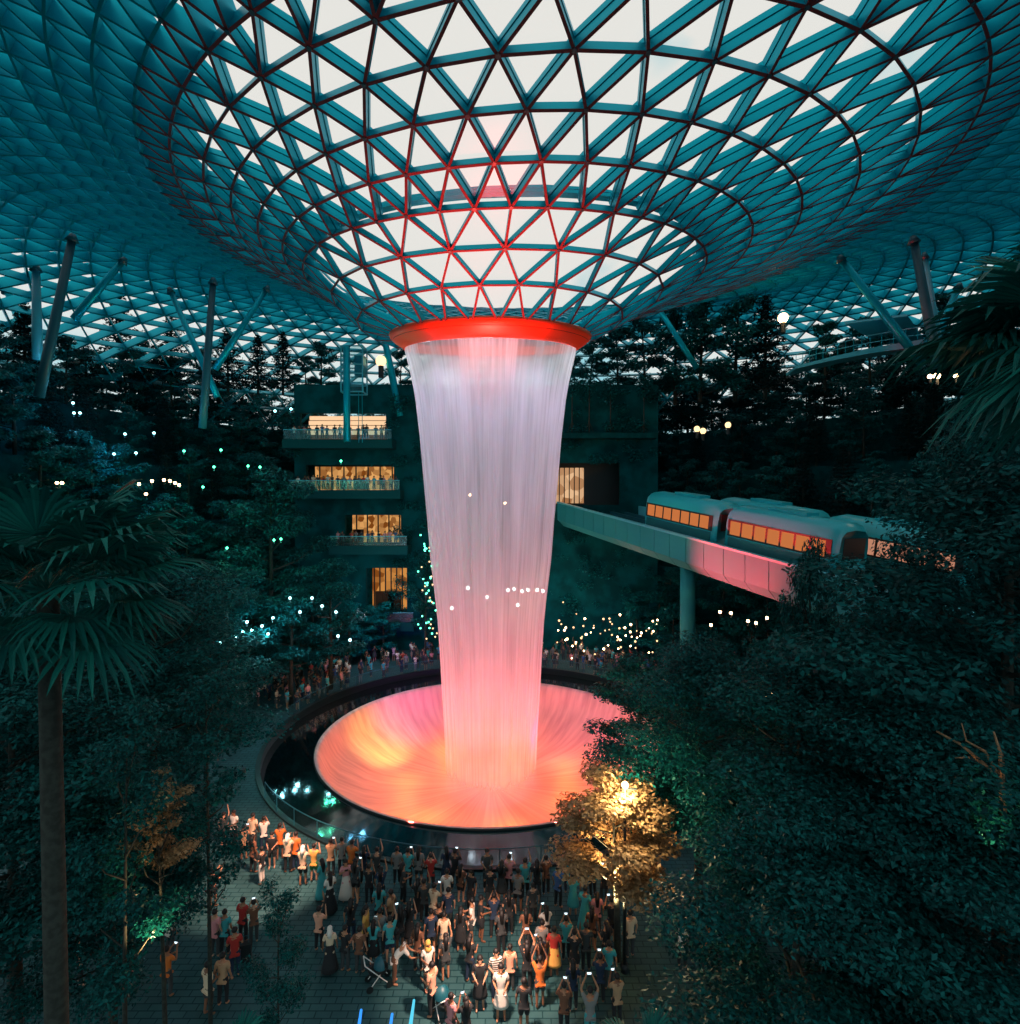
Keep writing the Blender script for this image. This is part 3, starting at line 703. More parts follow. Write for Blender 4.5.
# left side
near_tree(NEAR[1], 13, 205, 650, 33, .5, 'broad dark tree left of the basin, behind the thin trunk', 1.15)
near_tree(NEAR[2], 13, 150, 560, 25, 2.7, 'tall dark tree behind the fan palm', 1.1)
near_tree(NEAR[0], 13, 60, 600, 21, 1.1, 'dark tree at the left edge below the palm crown', 1.1)
near_tree(NEAR[1], 13, 10, 640, 16, 3.9, 'dark tree in the lower left corner', 1.1)
near_tree(NEAR[2], 13, 110, 760, 17, 5.4, 'dark bushy tree below the palm, left of the lit leaves', .95)
near_tree(THIN[0], 15, 207, 650, 17.5, .9, 'thin-trunked tree standing before the lamplit paving', .8)
near_tree(THIN[1], 15, 120, 700, 14, 2.2, 'thin-trunked tree left of the lamplit paving', .8)
near_tree(THIN[1], 15, 277, 880, 15.5, 4.2, 'small sparse tree before the couple in red, with glinting lights behind', .9)
near_tree(MID[1], 9, 330, 560, 52, .2, 'tree in front of the lowest lit doorway', 1.0)
near_tree(MID[2], 9, 290, 590, 48, 2.0, 'tree behind the left far crowd', 1.2)
near_tree(MID[0], 9, 225, 560, 46, 3.0, 'tree with cyan lights at its foot left of the far crowd', 1.2)
near_tree(MID[1], 9, 270, 470, 56, 5.0, 'tall tree before the left end of the lit floors', .8)
near_tree(MID[2], 9, 425, 545, 60, 1.0, 'slim green-lit tree beside the waterfall', .5)
# the lamplit tree and its lamp post
LT = broad_tree(131, 6.6, 2.0, 15, 14000, .15, 'leaf_lamplit', .09, .45)
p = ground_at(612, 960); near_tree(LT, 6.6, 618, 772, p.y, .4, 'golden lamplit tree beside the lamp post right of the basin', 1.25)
LT2 = broad_tree(137, 9.6, .95, 9, 4200, .10, 'leaf_lamplit', .07, .80)
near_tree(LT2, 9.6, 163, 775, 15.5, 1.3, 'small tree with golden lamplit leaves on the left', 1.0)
def lamp_post(px, py, D, label):
    p = at(px, py, D); o = empty('lamp_post', label, 'lamp', (p.x, p.y, 0))
    MB().tube([(0, 0, 0), (0, 0, p.z-.1)], [.07, .05], 8).tube([(0, 0, 0), (0, 0, .3)], .14, 10).build('pole', M['black'], o, True)
    MB().box((.18, 0, p.z-.15), (.25, .03, .03)).build('arm', M['black'], o)
    MB().ball((0, 0, p.z), .13, 10).build('lamp_head', M['warm_hot'], o, True); return o
lamp_post(625, 785, 20.5, 'tall thin lamp post with round warm lamp before the golden tree')

def fan_palm(name, label, base, top, crown_r, nf, seed, dirs=None, leaf_r=1.0):
    rn = random.Random(seed); base = Vector(base); top = Vector(top); h = top-base
    o = empty(name, label, 'palm', base)
    MB().tube([(0, 0, 0), h*.5+Vector((.05, 0, 0)), h], [.2, .17, .15], 10).build('trunk', M['bark'], o, True)
    for i in range(nf):
        if dirs: a, el, ln = dirs[i]
        else: a = i*2.4+rn.uniform(-.2, .2); el = rn.uniform(-.45, 1.1); ln = rn.uniform(.75, 1.05)
        d = Vector((math.cos(a)*math.cos(el), math.sin(a)*math.cos(el), math.sin(el)))
        L1 = crown_r*ln*.55; hub = h+d*L1-Vector((0, 0, .12*L1)); sd = Vector((-math.sin(a), math.cos(a), 0)); up = sd.cross(d).normalized()
        if up.z < 0: up = -up
        fr_ = MB(); fr_.tube([h, h+d*L1*.5, hub], [.03, .022, .016], 4, False)
        ns = 26
        for k in range(ns):
            b = -1.95+3.9*k/(ns-1); rl_ = leaf_r*ln*(1-.22*abs(b)/1.95)*rn.uniform(.92, 1.05)
            dd = (d*math.cos(b)+sd*math.sin(b)).normalized(); w_ = rl_*.042
            sw = (d*-math.sin(b)+sd*math.cos(b)).normalized()
            p0 = hub; p1 = hub+dd*rl_*.45+up*.05; p2 = hub+dd*rl_*.78-Vector((0, 0, .10*rl_)); p3 = hub+dd*rl_-Vector((0, 0, .34*rl_*rn.uniform(.6, 1.2)))
            fr_.add([p0-sw*.008, p0+sw*.008, p1+sw*w_, p1-up*w_*.5, p1-sw*w_, p2+sw*w_*.75, p2-up*w_*.3, p2-sw*w_*.75, p3], [(0, 3, 4), (0, 1, 3), (1, 2, 3), (2, 5, 6, 3), (3, 6, 7, 4), (5, 8, 6), (6, 8, 7)])
        fr_.build('frond', M['palm'], o)
    return o
tp = at(48, 590, 9.0); 
fan_palm('fan_palm', 'big fan palm at the left with spreading dark green fronds', (tp.x, tp.y, 0), tp, 2.3, 44, 5, leaf_r=1.35)
tp = at(1100, 335, 7.5)
fan_palm('fan_palm', 'fan palm reaching in from the right edge, fronds dark against the roof', (tp.x, tp.y, 0), tp, 2.0, 34, 9, leaf_r=1.5)
tp = at(235, 1062, 12)
fan_palm('fan_palm', 'low dark palm at the bottom left before the crowd', (tp.x, tp.y, 0), tp, .9, 16, 12, leaf_r=.9)
tp = at(645, 1062, 12)
fan_palm('fan_palm', 'low dark palm at the bottom right of the crowd', (tp.x, tp.y, 0), tp, .9, 14, 15, leaf_r=.9)

p = at(1006, 905, 13.2); o = empty('bare_tree', 'bare forked trunk lit orange at the right edge', 'tree', (p.x, p.y, 0))
def q_(px, py): v = at(px, py, 13.2); return v-Vector((p.x, p.y, 0))
M['pale_bark'] = mat('pale_bark', (.30, .17, .09, 1), .8, noise_amt=.4, nscale=12)
MB().tube([(0, 0, 0), q_(1006, 905), q_(1004, 820), q_(1000, 778)], [.10, .09, .075, .06], 8).build('trunk', M['pale_bark'], o, True)
for k, pts_ in enumerate(([(1000, 778), (985, 765), (968, 757), (955, 758)], [(1000, 778), (1004, 755), (1001, 735)], [(1000, 778), (992, 755), (980, 748), (982, 733)], [(1003, 800), (1014, 770), (1024, 762)], [(985, 765), (975, 752), (962, 745)])):
    MB().tube([q_(*t_)+Vector((0, .1*k*i_, 0)) for i_, t_ in enumerate(pts_)], [.045, .035, .022, .012][:len(pts_)], 6).build('branch', M['pale_bark'], o, True)
# ---------------------------------------------------------------- people
def skin(vs, es, root=0, sub=1):
    me = bpy.data.meshes.new('s'); bm = bmesh.new(); ly = bm.verts.layers.skin.verify(); V_ = []
    for i, (co_, r_) in enumerate(vs):
        v = bm.verts.new(co_); r_ = r_ if hasattr(r_, '__len__') else (r_, r_); v[ly].radius = r_; v[ly].use_root = (i == root); V_.append(v)
    for a, b in es: bm.edges.new((V_[a], V_[b]))
    bm.to_mesh(me); bm.free(); o = bpy.data.objects.new('s', me); C.objects.link(o)
    m1 = o.modifiers.new('k', 'SKIN'); m1.use_smooth_shade = True
    if sub: m2 = o.modifiers.new('u', 'SUBSURF'); m2.levels = sub
    dg = bpy.context.evaluated_depsgraph_get(); r = bpy.data.meshes.new_from_object(o.evaluated_get(dg))
    bpy.data.objects.remove(o); bpy.data.meshes.remove(me); return r
ARMS = {'down': ((.24, -.04, 1.16), (.25, .06, .92)), 'phone': ((.25, .12, 1.20), (.10, .34, 1.44)), 'up': ((.26, .10, 1.58), (.12, .16, 1.86)), 'hold': ((.24, -.02, 1.16), (.12, .26, 1.12)), 'high': ((.24, .06, 1.62), (.16, .10, 1.92))}
POSE = {'stand': ('down', 'down'), 'phone': ('phone', 'phone'), 'up': ('up', 'up'), 'one_up': ('high', 'down'), 'hold': ('hold', 'hold'), 'walk': ('down', 'hold'), 'bend': ('hold', 'hold'), 'sit': ('hold', 'hold')}
def joints(pose):
    J = {'pelvis': (0, 0, .93), 'spine': (0, .005, 1.13), 'chest': (0, 0, 1.33), 'neck': (0, .0, 1.47), 'head0': (0, .015, 1.555), 'head1': (0, .02, 1.625), 'crown': (0, .01, 1.675)}
    for s, nm in ((1, 'R'), (-1, 'L')):
        el, wr = ARMS[POSE[pose][0 if s > 0 else 1]]
        J['sh'+nm] = (s*.165, -.005, 1.40); J['el'+nm] = (s*el[0], el[1], el[2]); J['wr'+nm] = (s*wr[0], wr[1], wr[2])
        e_, w_ = Vector(J['el'+nm]), Vector(J['wr'+nm]); J['ha'+nm] = tuple(w_+(w_-e_).normalized()*.075)
        lf = {'walk': .16*s, 'bend': 0}.get(pose, .02*s)
        J['hip'+nm] = (s*.09, 0, .87); J['kn'+nm] = (s*.10, .03+lf, .49); J['an'+nm] = (s*.105, -.02+lf*1.6, .085); J['to'+nm] = (s*.12, .13+lf*1.6, .035)
        if pose == 'sit':
            J['hip'+nm] = (s*.09, .02, .87); J['kn'+nm] = (s*.12, .42, .92); J['an'+nm] = (s*.12, .45, .50); J['to'+nm] = (s*.13, .60, .44)
    if pose == 'bend':
        m = Matrix.Translation((0, 0, .93)) @ Matrix.Rotation(-math.radians(52), 4, 'X') @ Matrix.Translation((0, 0, -.93))
        for k in J:
            if k[:2] in ('sp', 'ch', 'ne', 'he', 'cr', 'sh'): J[k] = tuple(m @ Vector(J[k]))
        for s, nm in ((1, 'R'), (-1, 'L')):
            J['el'+nm] = (s*.2, .55, .95); J['wr'+nm] = (s*.15, .72, .88); J['ha'+nm] = (s*.13, .79, .86)
    if pose == 'sit':
        for k in J: J[k] = (J[k][0], J[k][1], J[k][2]-.44)
    return J
CACHE = {}
def pmesh(pose, part):
    key = (pose, part)
    if key in CACHE: return CACHE[key]
    J = joints(pose)
    def mk(spec, es, root=0):
        nm = [s[0] for s in spec]; return skin([(J[s[0]] if isinstance(s[0], str) else s[0], s[1]) for s in spec], [(nm.index(a), nm.index(b)) for a, b in es], root)
    if part == 'person':
        sp_ = [('pelvis', (.135, .10)), ('spine', (.12, .09)), ('chest', (.14, .10)), ('neck', .052), ('head0', (.065, .08)), ('head1', (.078, .09)), ('crown', (.06, .07))]
        es = [('pelvis', 'spine'), ('spine', 'chest'), ('chest', 'neck'), ('neck', 'head0'), ('head0', 'head1'), ('head1', 'crown')]
        for n_ in 'RL':
            sp_ += [('sh'+n_, .055), ('el'+n_, .038), ('wr'+n_, .026), ('ha'+n_, (.036, .018)), ('hip'+n_, .085), ('kn'+n_, .055), ('an'+n_, .037), ('to'+n_, (.04, .028))]
            es += [('chest', 'sh'+n_), ('sh'+n_, 'el'+n_), ('el'+n_, 'wr'+n_), ('wr'+n_, 'ha'+n_), ('pelvis', 'hip'+n_), ('hip'+n_, 'kn'+n_), ('kn'+n_, 'an'+n_), ('an'+n_, 'to'+n_)]
        me = mk(sp_, es)
        # fingers, nose and ears grown into the same body mesh
        b = MB(); h_ = Vector(J['head1']); up = (Vector(J['crown'])-Vector(J['head0'])).normalized(); fw = Vector((1, 0, 0)).cross(up)*-1
        if fw.y < 0: fw = -fw
        b.tube([h_+fw*.08-up*.03, h_+fw*.115-up*.055], [.008, .016], 5)
        for s in (-1, 1):
            b.ball(h_+Vector((s*.083, 0, 0))-up*.03, .022, 6); b.ball(h_+Vector((s*.032, 0, 0))+fw*.088-up*.005, .010, 5)
        b.tube([h_+Vector((-.025, 0, 0))+fw*.088-up*.085, h_+Vector((.025, 0, 0))+fw*.088-up*.085], .007, 4)
        for s, n_ in ((1, 'R'), (-1, 'L')):
            w_, t_ = Vector(J['wr'+n_]), Vector(J['ha'+n_]); d = (t_-w_).normalized(); sd = d.cross(Vector((1, 0, 0)))
            sd = sd.normalized() if sd.length > .1 else Vector((0, 1, 0)); cv = d.cross(sd)
            for k in range(4):
                p = t_+sd*(k-1.5)*.019; ln = (.062, .075, .07, .052)[k]
                b.tube([p-d*.02, p+d*ln*.5, p+d*ln*.85+cv*-s*.018], [.010, .009, .007], 5)
            p = w_+d*.02+sd*.03; b.tube([p, p+d*.03+sd*.03, p+d*.055+sd*.035], [.012, .010, .008], 5)
        bm = bmesh.new(); bm.from_mesh(me); m2 = bpy.data.meshes.new('x'); m2.from_pydata(b.v, [], b.f); bm.from_mesh(m2); bm.to_mesh(me); bm.free()
        me.materials.append(M['skin'])
    elif part == 'top':
        sp_ = [('pelvis', (.155, .12)), ('spine', (.145, .115)), ('chest', (.165, .125))]; es = [('pelvis', 'spine'), ('spine', 'chest')]
        J['hem'] = (J['pelvis'][0], J['pelvis'][1], J['pelvis'][2]-.09); sp_.append(('hem', (.165, .13))); es.append(('pelvis', 'hem')); nk = tuple(Vector(J['neck'])*.5+Vector(J['chest'])*.5); J['nk'] = nk; sp_.append(('nk', (.09, .085))); es.append(('chest', 'nk'))
        for n_ in 'RL':
            J['sl'+n_] = tuple(Vector(J['sh'+n_]).lerp(Vector(J['el'+n_]), .7)); sp_ += [('sh'+n_, .075), ('sl'+n_, .065)]; es += [('chest', 'sh'+n_), ('sh'+n_, 'sl'+n_)]
        me = mk(sp_, es); me.materials.append(M['cloth'])
    elif part in ('trousers', 'shorts'):
        f = .96 if part == 'trousers' else .85
        J['waist'] = tuple(Vector(J['pelvis']).lerp(Vector(J['spine']), .55)); sp_ = [('pelvis', (.15, .118)), ('waist', (.132, .104))]; es = [('pelvis', 'waist')]
        for n_ in 'RL':
            k_, a_ = Vector(J['kn'+n_]), Vector(J['an'+n_])
            if part == 'trousers':
                J['cu'+n_] = tuple(k_.lerp(a_, .93)); sp_ += [('hip'+n_, .105), ('kn'+n_, .075), ('cu'+n_, .058)]; es += [('pelvis', 'hip'+n_), ('hip'+n_, 'kn'+n_), ('kn'+n_, 'cu'+n_)]
            else:
                J['cu'+n_] = tuple(Vector(J['hip'+n_]).lerp(k_, .9)); sp_ += [('hip'+n_, .11), ('cu'+n_, .10)]; es += [('pelvis', 'hip'+n_), ('hip'+n_, 'cu'+n_)]
        me = mk(sp_, es); me.materials.append(M['cloth'])
    elif part == 'skirt':
        b = MB().lathe([(.13, 1.04), (.16, .95), (.19, .80), (.235, .55), (.25, .45), (.23, .45), (.1, .9)], n=14, sy=.8); o = b.build('t', M['cloth'], smooth=True); me = o.data; bpy.data.objects.remove(o)
    elif part == 'long_skirt':
        b = MB().lathe([(.13, 1.08), (.16, .95), (.20, .7), (.27, .35), (.31, .14), (.29, .14), (.1, .9)], n=14, sy=.85); o = b.build('t', M['cloth'], smooth=True); me = o.data; bpy.data.objects.remove(o)
    elif part in ('hair', 'long_hair', 'headscarf'):
        h_ = Vector(J['head1']); b = MB(); b.ball(h_+Vector((0, -.022, .022)), .098, 10, sz=1.05)
        if part != 'hair':
            tl = -.42 if part == 'long_hair' else -.26
            b.tube([h_+Vector((0, -.05, .02)), h_+Vector((0, -.095, -.12)), h_+Vector((0, -.115, tl))], [.085, .095, .06], 8)
            if part == 'headscarf': b.tube([h_+Vector((0, .0, -.08)), h_+Vector((0, .01, -.2))], [.085, .13], 10)
        o = b.build('t', M['hair'] if part != 'headscarf' else M['cloth'], smooth=True); me = o.data; bpy.data.objects.remove(o)
    CACHE[key] = me; return me
COL = {'black': (.012, .016, .02), 'charcoal': (.04, .05, .055), 'white': (.75, .72, .66), 'cream': (.70, .55, .38), 'grey': (.20, .21, .21), 'teal': (.04, .36, .40), 'red': (.42, .03, .025), 'orange': (.65, .17, .03), 'yellow': (.75, .42, .10), 'pink': (.62, .26, .28), 'brown': (.16, .07, .04), 'blue': (.04, .12, .30), 'green': (.03, .22, .08), 'tan': (.45, .28, .16), 'striped': (.5, .48, .45), 'peach': (.75, .38, .26), 'navy': (.01, .03, .07)}
SK = [(.42, .20, .11, 1), (.32, .15, .08, 1), (.50, .27, .17, 1), (.22, .10, .055, 1)]
M['striped'] = mat('striped_jersey', (.7, .68, .62, 1), .8)
nt = M['striped'].node_tree; tc = nt.nodes.new('ShaderNodeTexCoord'); wv = nt.nodes.new('ShaderNodeTexWave'); wv.bands_direction = 'Z'; wv.inputs['Scale'].default_value = 4.5
rp_ = nt.nodes.new('ShaderNodeValToRGB'); rp_.color_ramp.interpolation = 'CONSTANT'; rp_.color_ramp.elements[0].color = (.02, .02, .02, 1); rp_.color_ramp.elements[1].color = (.7, .68, .62, 1); rp_.color_ramp.elements[1].position = .45
nt.links.new(tc.outputs['Object'], wv.inputs[0]); nt.links.new(wv.outputs[0], rp_.inputs[0]); nt.links.new(rp_.outputs[0], nt.nodes['Principled BSDF'].inputs[0])
def person(x, y, z, rz, top, bot, bcol, pose, hair, sc_, label, group=None, hcol=None):
    o = put('person', pmesh(pose, 'person'), None, (x, y, z), rz, sc_); o.color = SK[R.randrange(4)]; tag(o, label, 'person', group)
    c = put('shirt', pmesh(pose, 'top'), o); c.color = COL[top]+(1,)
    if top == 'striped': c.material_slots[0].link = 'OBJECT'; c.material_slots[0].material = M['striped']
    b = {'trousers': 'trousers', 'shorts': 'shorts', 'skirt': 'skirt', 'dress': 'skirt', 'gown': 'long_skirt'}[bot]
    c = put(b, pmesh(pose if b in ('trousers', 'shorts') else 'stand', b), o); c.color = COL[bcol]+(1,)
    h_ = put({'hair': 'hair', 'long_hair': 'hair', 'headscarf': 'headscarf'}[hair], pmesh(pose, hair), o)
    if hcol: h_.color = COL[hcol]+(1,)
    return o
# foot pixel x,y, shirt, lower garment, its colour, pose, turn, hair
PEOPLE = [
 (213, 907, 'black', 'shorts', 'black', 'phone', 20, 'hair'), (234, 845, 'white', 'trousers', 'black', 'hold', -160, 'hair'), (253, 850, 'cream', 'trousers', 'charcoal', 'stand', 10, 'hair'),
 (264, 852, 'white', 'trousers', 'navy', 'phone', -20, 'hair'), (224, 846, 'charcoal', 'shorts', 'black', 'one_up', 0, 'hair'), (262, 884, 'black', 'trousers', 'white', 'hold', -70, 'hair'),
 (253, 873, 'brown', 'trousers', 'black', 'stand', 30, 'long_hair'), (272, 868, 'black', 'shorts', 'black', 'hold', 170, 'hair'), (280, 860, 'orange', 'shorts', 'charcoal', 'phone', -10, 'hair'),
 (288, 873, 'cream', 'trousers', 'black', 'phone', 5, 'headscarf'), (296, 871, 'orange', 'trousers', 'navy', 'stand', 15, 'hair'), (303, 886, 'cream', 'shorts', 'black', 'phone', 0, 'headscarf'),
 (314, 882, 'yellow', 'shorts', 'green', 'phone', 5, 'hair'), (322, 899, 'teal', 'gown', 'teal', 'walk', -60, 'long_hair'), (331, 877, 'tan', 'trousers', 'charcoal', 'phone', 0, 'hair'),
 (342, 875, 'grey', 'trousers', 'black', 'stand', -10, 'hair'), (352, 880, 'orange', 'trousers', 'brown', 'phone', 10, 'hair'), (346, 900, 'pink', 'gown', 'white', 'phone', 160, 'long_hair'),
 (330, 914, 'white', 'gown', 'black', 'hold', -40, 'long_hair'), (369, 905, 'black', 'trousers', 'black', 'phone', 0, 'hair'), (381, 908, 'navy', 'trousers', 'black', 'one_up', 5, 'long_hair'),
 (397, 885, 'grey', 'trousers', 'black', 'stand', 0, 'hair'), (403, 904, 'charcoal', 'trousers', 'black', 'hold', 60, 'long_hair'), (418, 920, 'black', 'dress', 'black', 'phone', 0, 'long_hair'),
 (319, 951, 'peach', 'trousers', 'black', 'phone', 10, 'hair'), (330, 973, 'cream', 'gown', 'black', 'stand', -15, 'headscarf'), (345, 972, 'black', 'trousers', 'charcoal', 'hold', 25, 'hair'),
 (351, 945, 'black', 'trousers', 'navy', 'one_up', 0, 'long_hair'), (366, 953, 'yellow', 'trousers', 'black', 'stand', 90, 'long_hair'), (380, 956, 'grey', 'trousers', 'charcoal', 'phone', 5, 'hair'),
 (394, 984, 'white', 'trousers', 'brown', 'bend', 75, 'hair'), (418, 972, 'brown', 'trousers', 'black', 'stand', 20, 'long_hair'), (428, 990, 'white', 'trousers', 'black', 'hold', 150, 'headscarf'),
 (424, 922, 'charcoal', 'trousers', 'black', 'one_up', -5, 'hair'), (434, 927, 'cream', 'shorts', 'brown', 'phone', 25, 'hair'), (447, 912, 'white', 'trousers', 'black', 'hold', 0, 'hair'),
 (444, 958, 'cream', 'shorts', 'grey', 'stand', 0, 'hair'), (461, 952, 'black', 'dress', 'black', 'stand', 10, 'long_hair'), (471, 912, 'black', 'trousers', 'black', 'stand', -150, 'long_hair'),
 (472, 943, 'white', 'shorts', 'charcoal', 'hold', -80, 'hair'), (481, 941, 'black', 'shorts', 'black', 'hold', 80, 'hair'), (487, 890, 'charcoal', 'trousers', 'black', 'hold', 170, 'hair'),
 (494, 938, 'navy', 'trousers', 'black', 'phone', 0, 'hair'), (509, 896, 'pink', 'trousers', 'black', 'phone', 10, 'hair'), (509, 936, 'black', 'trousers', 'black', 'stand', 0, 'long_hair'),
 (525, 900, 'teal', 'trousers', 'black', 'one_up', 0, 'hair'), (537, 902, 'black', 'trousers', 'charcoal', 'stand', 0, 'long_hair'), (546, 895, 'brown', 'trousers', 'black', 'phone', 0, 'hair'),
 (568, 893, 'teal', 'trousers', 'navy', 'up', 0, 'hair'), (558, 908, 'blue', 'trousers', 'black', 'one_up', 40, 'hair'), (566, 961, 'teal', 'trousers', 'black', 'phone', 5, 'hair'),
 (546, 950, 'white', 'skirt', 'black', 'phone', -15, 'long_hair'), (585, 932, 'teal', 'gown', 'teal', 'walk', 30, 'hair'), (597, 935, 'pink', 'trousers', 'charcoal', 'stand', 0, 'long_hair'),
 (573, 916, 'teal', 'dress', 'teal', 'phone', 10, 'hair'), (533, 925, 'charcoal', 'trousers', 'black', 'stand', -10, 'hair'), (518, 912, 'grey', 'shorts', 'black', 'hold', 15, 'hair'),
 (480, 1009, 'black', 'dress', 'black', 'hold', 175, 'long_hair'), (496, 1000, 'striped', 'trousers', 'navy', 'hold', 165, 'hair'), (501, 1019, 'white', 'dress', 'white', 'hold', 180, 'hair'),
 (510, 992, 'peach', 'trousers', 'charcoal', 'stand', 0, 'hair'), (524, 1032, 'black', 'shorts', 'black', 'stand', 5, 'hair'), (527, 992, 'black', 'trousers', 'black', 'up', 0, 'long_hair'),
 (540, 1008, 'orange', 'shorts', 'charcoal', 'up', -5, 'hair'), (554, 977, 'red', 'skirt', 'yellow', 'stand', 10, 'hair'), (564, 1036, 'brown', 'trousers', 'black', 'phone', 10, 'hair'),
 (573, 1012, 'navy', 'trousers', 'black', 'stand', 0, 'long_hair'), (590, 1044, 'grey', 'trousers', 'teal', 'up', 0, 'hair'), (586, 972, 'charcoal', 'trousers', 'black', 'stand', 0, 'hair'),
 (617, 1026, 'tan', 'trousers', 'black', 'phone', -10, 'hair'), (609, 990, 'teal', 'trousers', 'charcoal', 'stand', 10, 'hair'), (466, 1052, 'black', 'trousers', 'black', 'phone', -20, 'long_hair'),
 (451, 1046, 'pink', 'shorts', 'charcoal', 'stand', 40, 'hair'), (432, 1016, 'peach', 'trousers', 'black', 'hold', -60, 'hair'), (243, 943, 'red', 'trousers', 'black', 'hold', 15, 'hair'),
 (254, 944, 'brown', 'trousers', 'charcoal', 'phone', -25, 'hair'), (215, 958, 'pink', 'trousers', 'charcoal', 'stand', 10, 'hair'), (225, 956, 'teal', 'trousers', 'black', 'stand', 0, 'hair'),
 (235, 978, 'red', 'trousers', 'navy', 'hold', -20, 'hair'), (223, 1006, 'tan', 'trousers', 'black', 'stand', 0, 'hair'), (208, 1016, 'cream', 'shorts', 'charcoal', 'hold', 30, 'hair'),
 (134, 895, 'red', 'shorts', 'tan', 'stand', -20, 'hair'), (148, 893, 'green', 'trousers', 'charcoal', 'phone', 0, 'hair'), (170, 955, 'white', 'trousers', 'charcoal', 'stand', 20, 'long_hair'),
 (80, 985, 'teal', 'trousers', 'black', 'stand', 60, 'hair'), (126, 990, 'teal', 'shorts', 'black', 'stand', -30, 'hair'), (167, 998, 'orange', 'trousers', 'charcoal', 'phone', 10, 'hair'),
 (705, 968, 'orange', 'trousers', 'charcoal', 'stand', 0, 'hair'), (682, 968, 'white', 'trousers', 'black', 'hold', 40, 'hair'), (722, 975, 'grey', 'trousers', 'charcoal', 'stand', -20, 'hair'),
 (731, 985, 'charcoal', 'trousers', 'black', 'stand', 30, 'hair'), (630, 958, 'cream', 'trousers', 'charcoal', 'stand', -10, 'hair'), (604, 905, 'black', 'trousers', 'charcoal', 'phone', 0, 'hair'),
 (455, 890, 'black', 'trousers', 'black', 'phone', 5, 'hair'), (431, 893, 'red', 'trousers', 'charcoal', 'phone', -5, 'hair'), (408, 888, 'teal', 'trousers', 'black', 'phone', 10, 'hair'),
 (377, 886, 'charcoal', 'trousers', 'black', 'one_up', 0, 'hair'), (364, 884, 'navy', 'trousers', 'black', 'phone', 0, 'long_hair'), (244, 860, 'tan', 'shorts', 'black', 'phone', 0, 'hair'), (600, 1004, 'navy', 'trousers', 'black', 'phone', 5, 'hair'), (391, 935, 'tan', 'trousers', 'black', 'walk', -70, 'hair')]
for k_ in range(400):
    if len(PEOPLE) >= 128: break
    px, py = R.uniform(345, 612), R.uniform(884, 985)
    if min(abs(px-q[0])+abs(py-q[1])*.45 for q in PEOPLE) < 9.5: continue
    PEOPLE.append((px, py, R.choice(['black', 'charcoal', 'navy', 'black', 'brown', 'grey', 'teal']), R.choice(['trousers', 'trousers', 'shorts', 'dress']), R.choice(['black', 'charcoal', 'navy']), R.choice(['stand', 'phone', 'hold', 'phone', 'one_up']), R.uniform(-30, 30), R.choice(['hair', 'long_hair'])))
PW = {'stand': '', 'phone': ' filming', 'up': ' with both arms raised', 'one_up': ' with one arm raised', 'hold': ' looking down', 'walk': ' walking', 'bend': ' bending over a stroller', 'sit': ' seated'}
BW = {'trousers': 'trousers', 'shorts': 'shorts', 'skirt': 'skirt', 'dress': 'dress', 'gown': 'long skirt'}
def where(px, py):
    if px < 200: return 'among the left trees'
    if px > 625: return 'among the right trees'
    if py < 850: return 'on the shaded far-left paving'
    if px < 285 and py < 890: return 'on the lamplit paving'
    if py < 900: return 'at the pool rail'
    if py < 930: return 'just behind the pool rail'
    if py < 965: return 'in mid plaza'
    if py < 1000: return 'in the near plaza'
    return 'at the bottom edge'
bases = []
for p in PEOPLE:
    s = 'person in %s top and %s %s%s, %s' % (p[2], p[4], BW[p[3]], PW[p[5]], where(p[0], p[1]))
    if p[3] in ('dress',): s = 'person in %s dress%s, %s' % (p[2], PW[p[5]], where(p[0], p[1]))
    bases.append(s)
phones = 0
M['screen'] = glow('phone_screen', (.7, .9, 1, 1), 2.0)
for i, p in enumerate(PEOPLE):
    px, py, top, bot, bc, pose, rz, hair = p
    s = bases[i]
    if bases.count(s) > 1:
        near = min((q for q in PEOPLE if q is not p and q[2] != top), key=lambda q: (q[0]-px)**2+((q[1]-py)*1.2)**2)
        s = s+', %s of a %s top' % ('right' if near[0] < px else 'left', near[2])
    g = ground_at(px, py); sc_ = R.uniform(1.0, 1.1)
    if (g.x-PX)**2+(g.y-PY)**2 < 16.95**2:
        d = Vector((g.x-PX, g.y-PY, 0)).normalized()*17.0; g = Vector((PX+d.x, PY+d.y, 0))
    s = s if len(s.split()) <= 16 else s.replace(' and %s %s' % (bc, BW[bot]), '')
    person(g.x, g.y, 0, math.radians(-rz), top, bot, bc, pose, hair, sc_, s, None, 'yellow' if (px, py) == (428, 990) else ('white' if hair == 'headscarf' else None))
    if pose in ('phone', 'up') and R.random() < .5:
        J = joints(pose); h_ = (Vector(J['haR'])+Vector(J['haL']))/2+Vector((0, .03, .03)); q = Matrix.Rotation(math.radians(-rz), 4, 'Z') @ (h_*sc_)
        o = empty('phone', 'phone held up by the %s' % s, 'phone', (g.x+q.x, g.y+q.y, q.z), math.radians(-rz))
        o['label'] = ' '.join(('phone held by '+s).split()[:16]).rstrip(',')
        MB().box((0, 0, 0), (.075, .006, .04)).build('case', M['black'], o); MB().box((0, -.0075, 0), (.068, .002, .034)).build('screen', M['screen'], o)
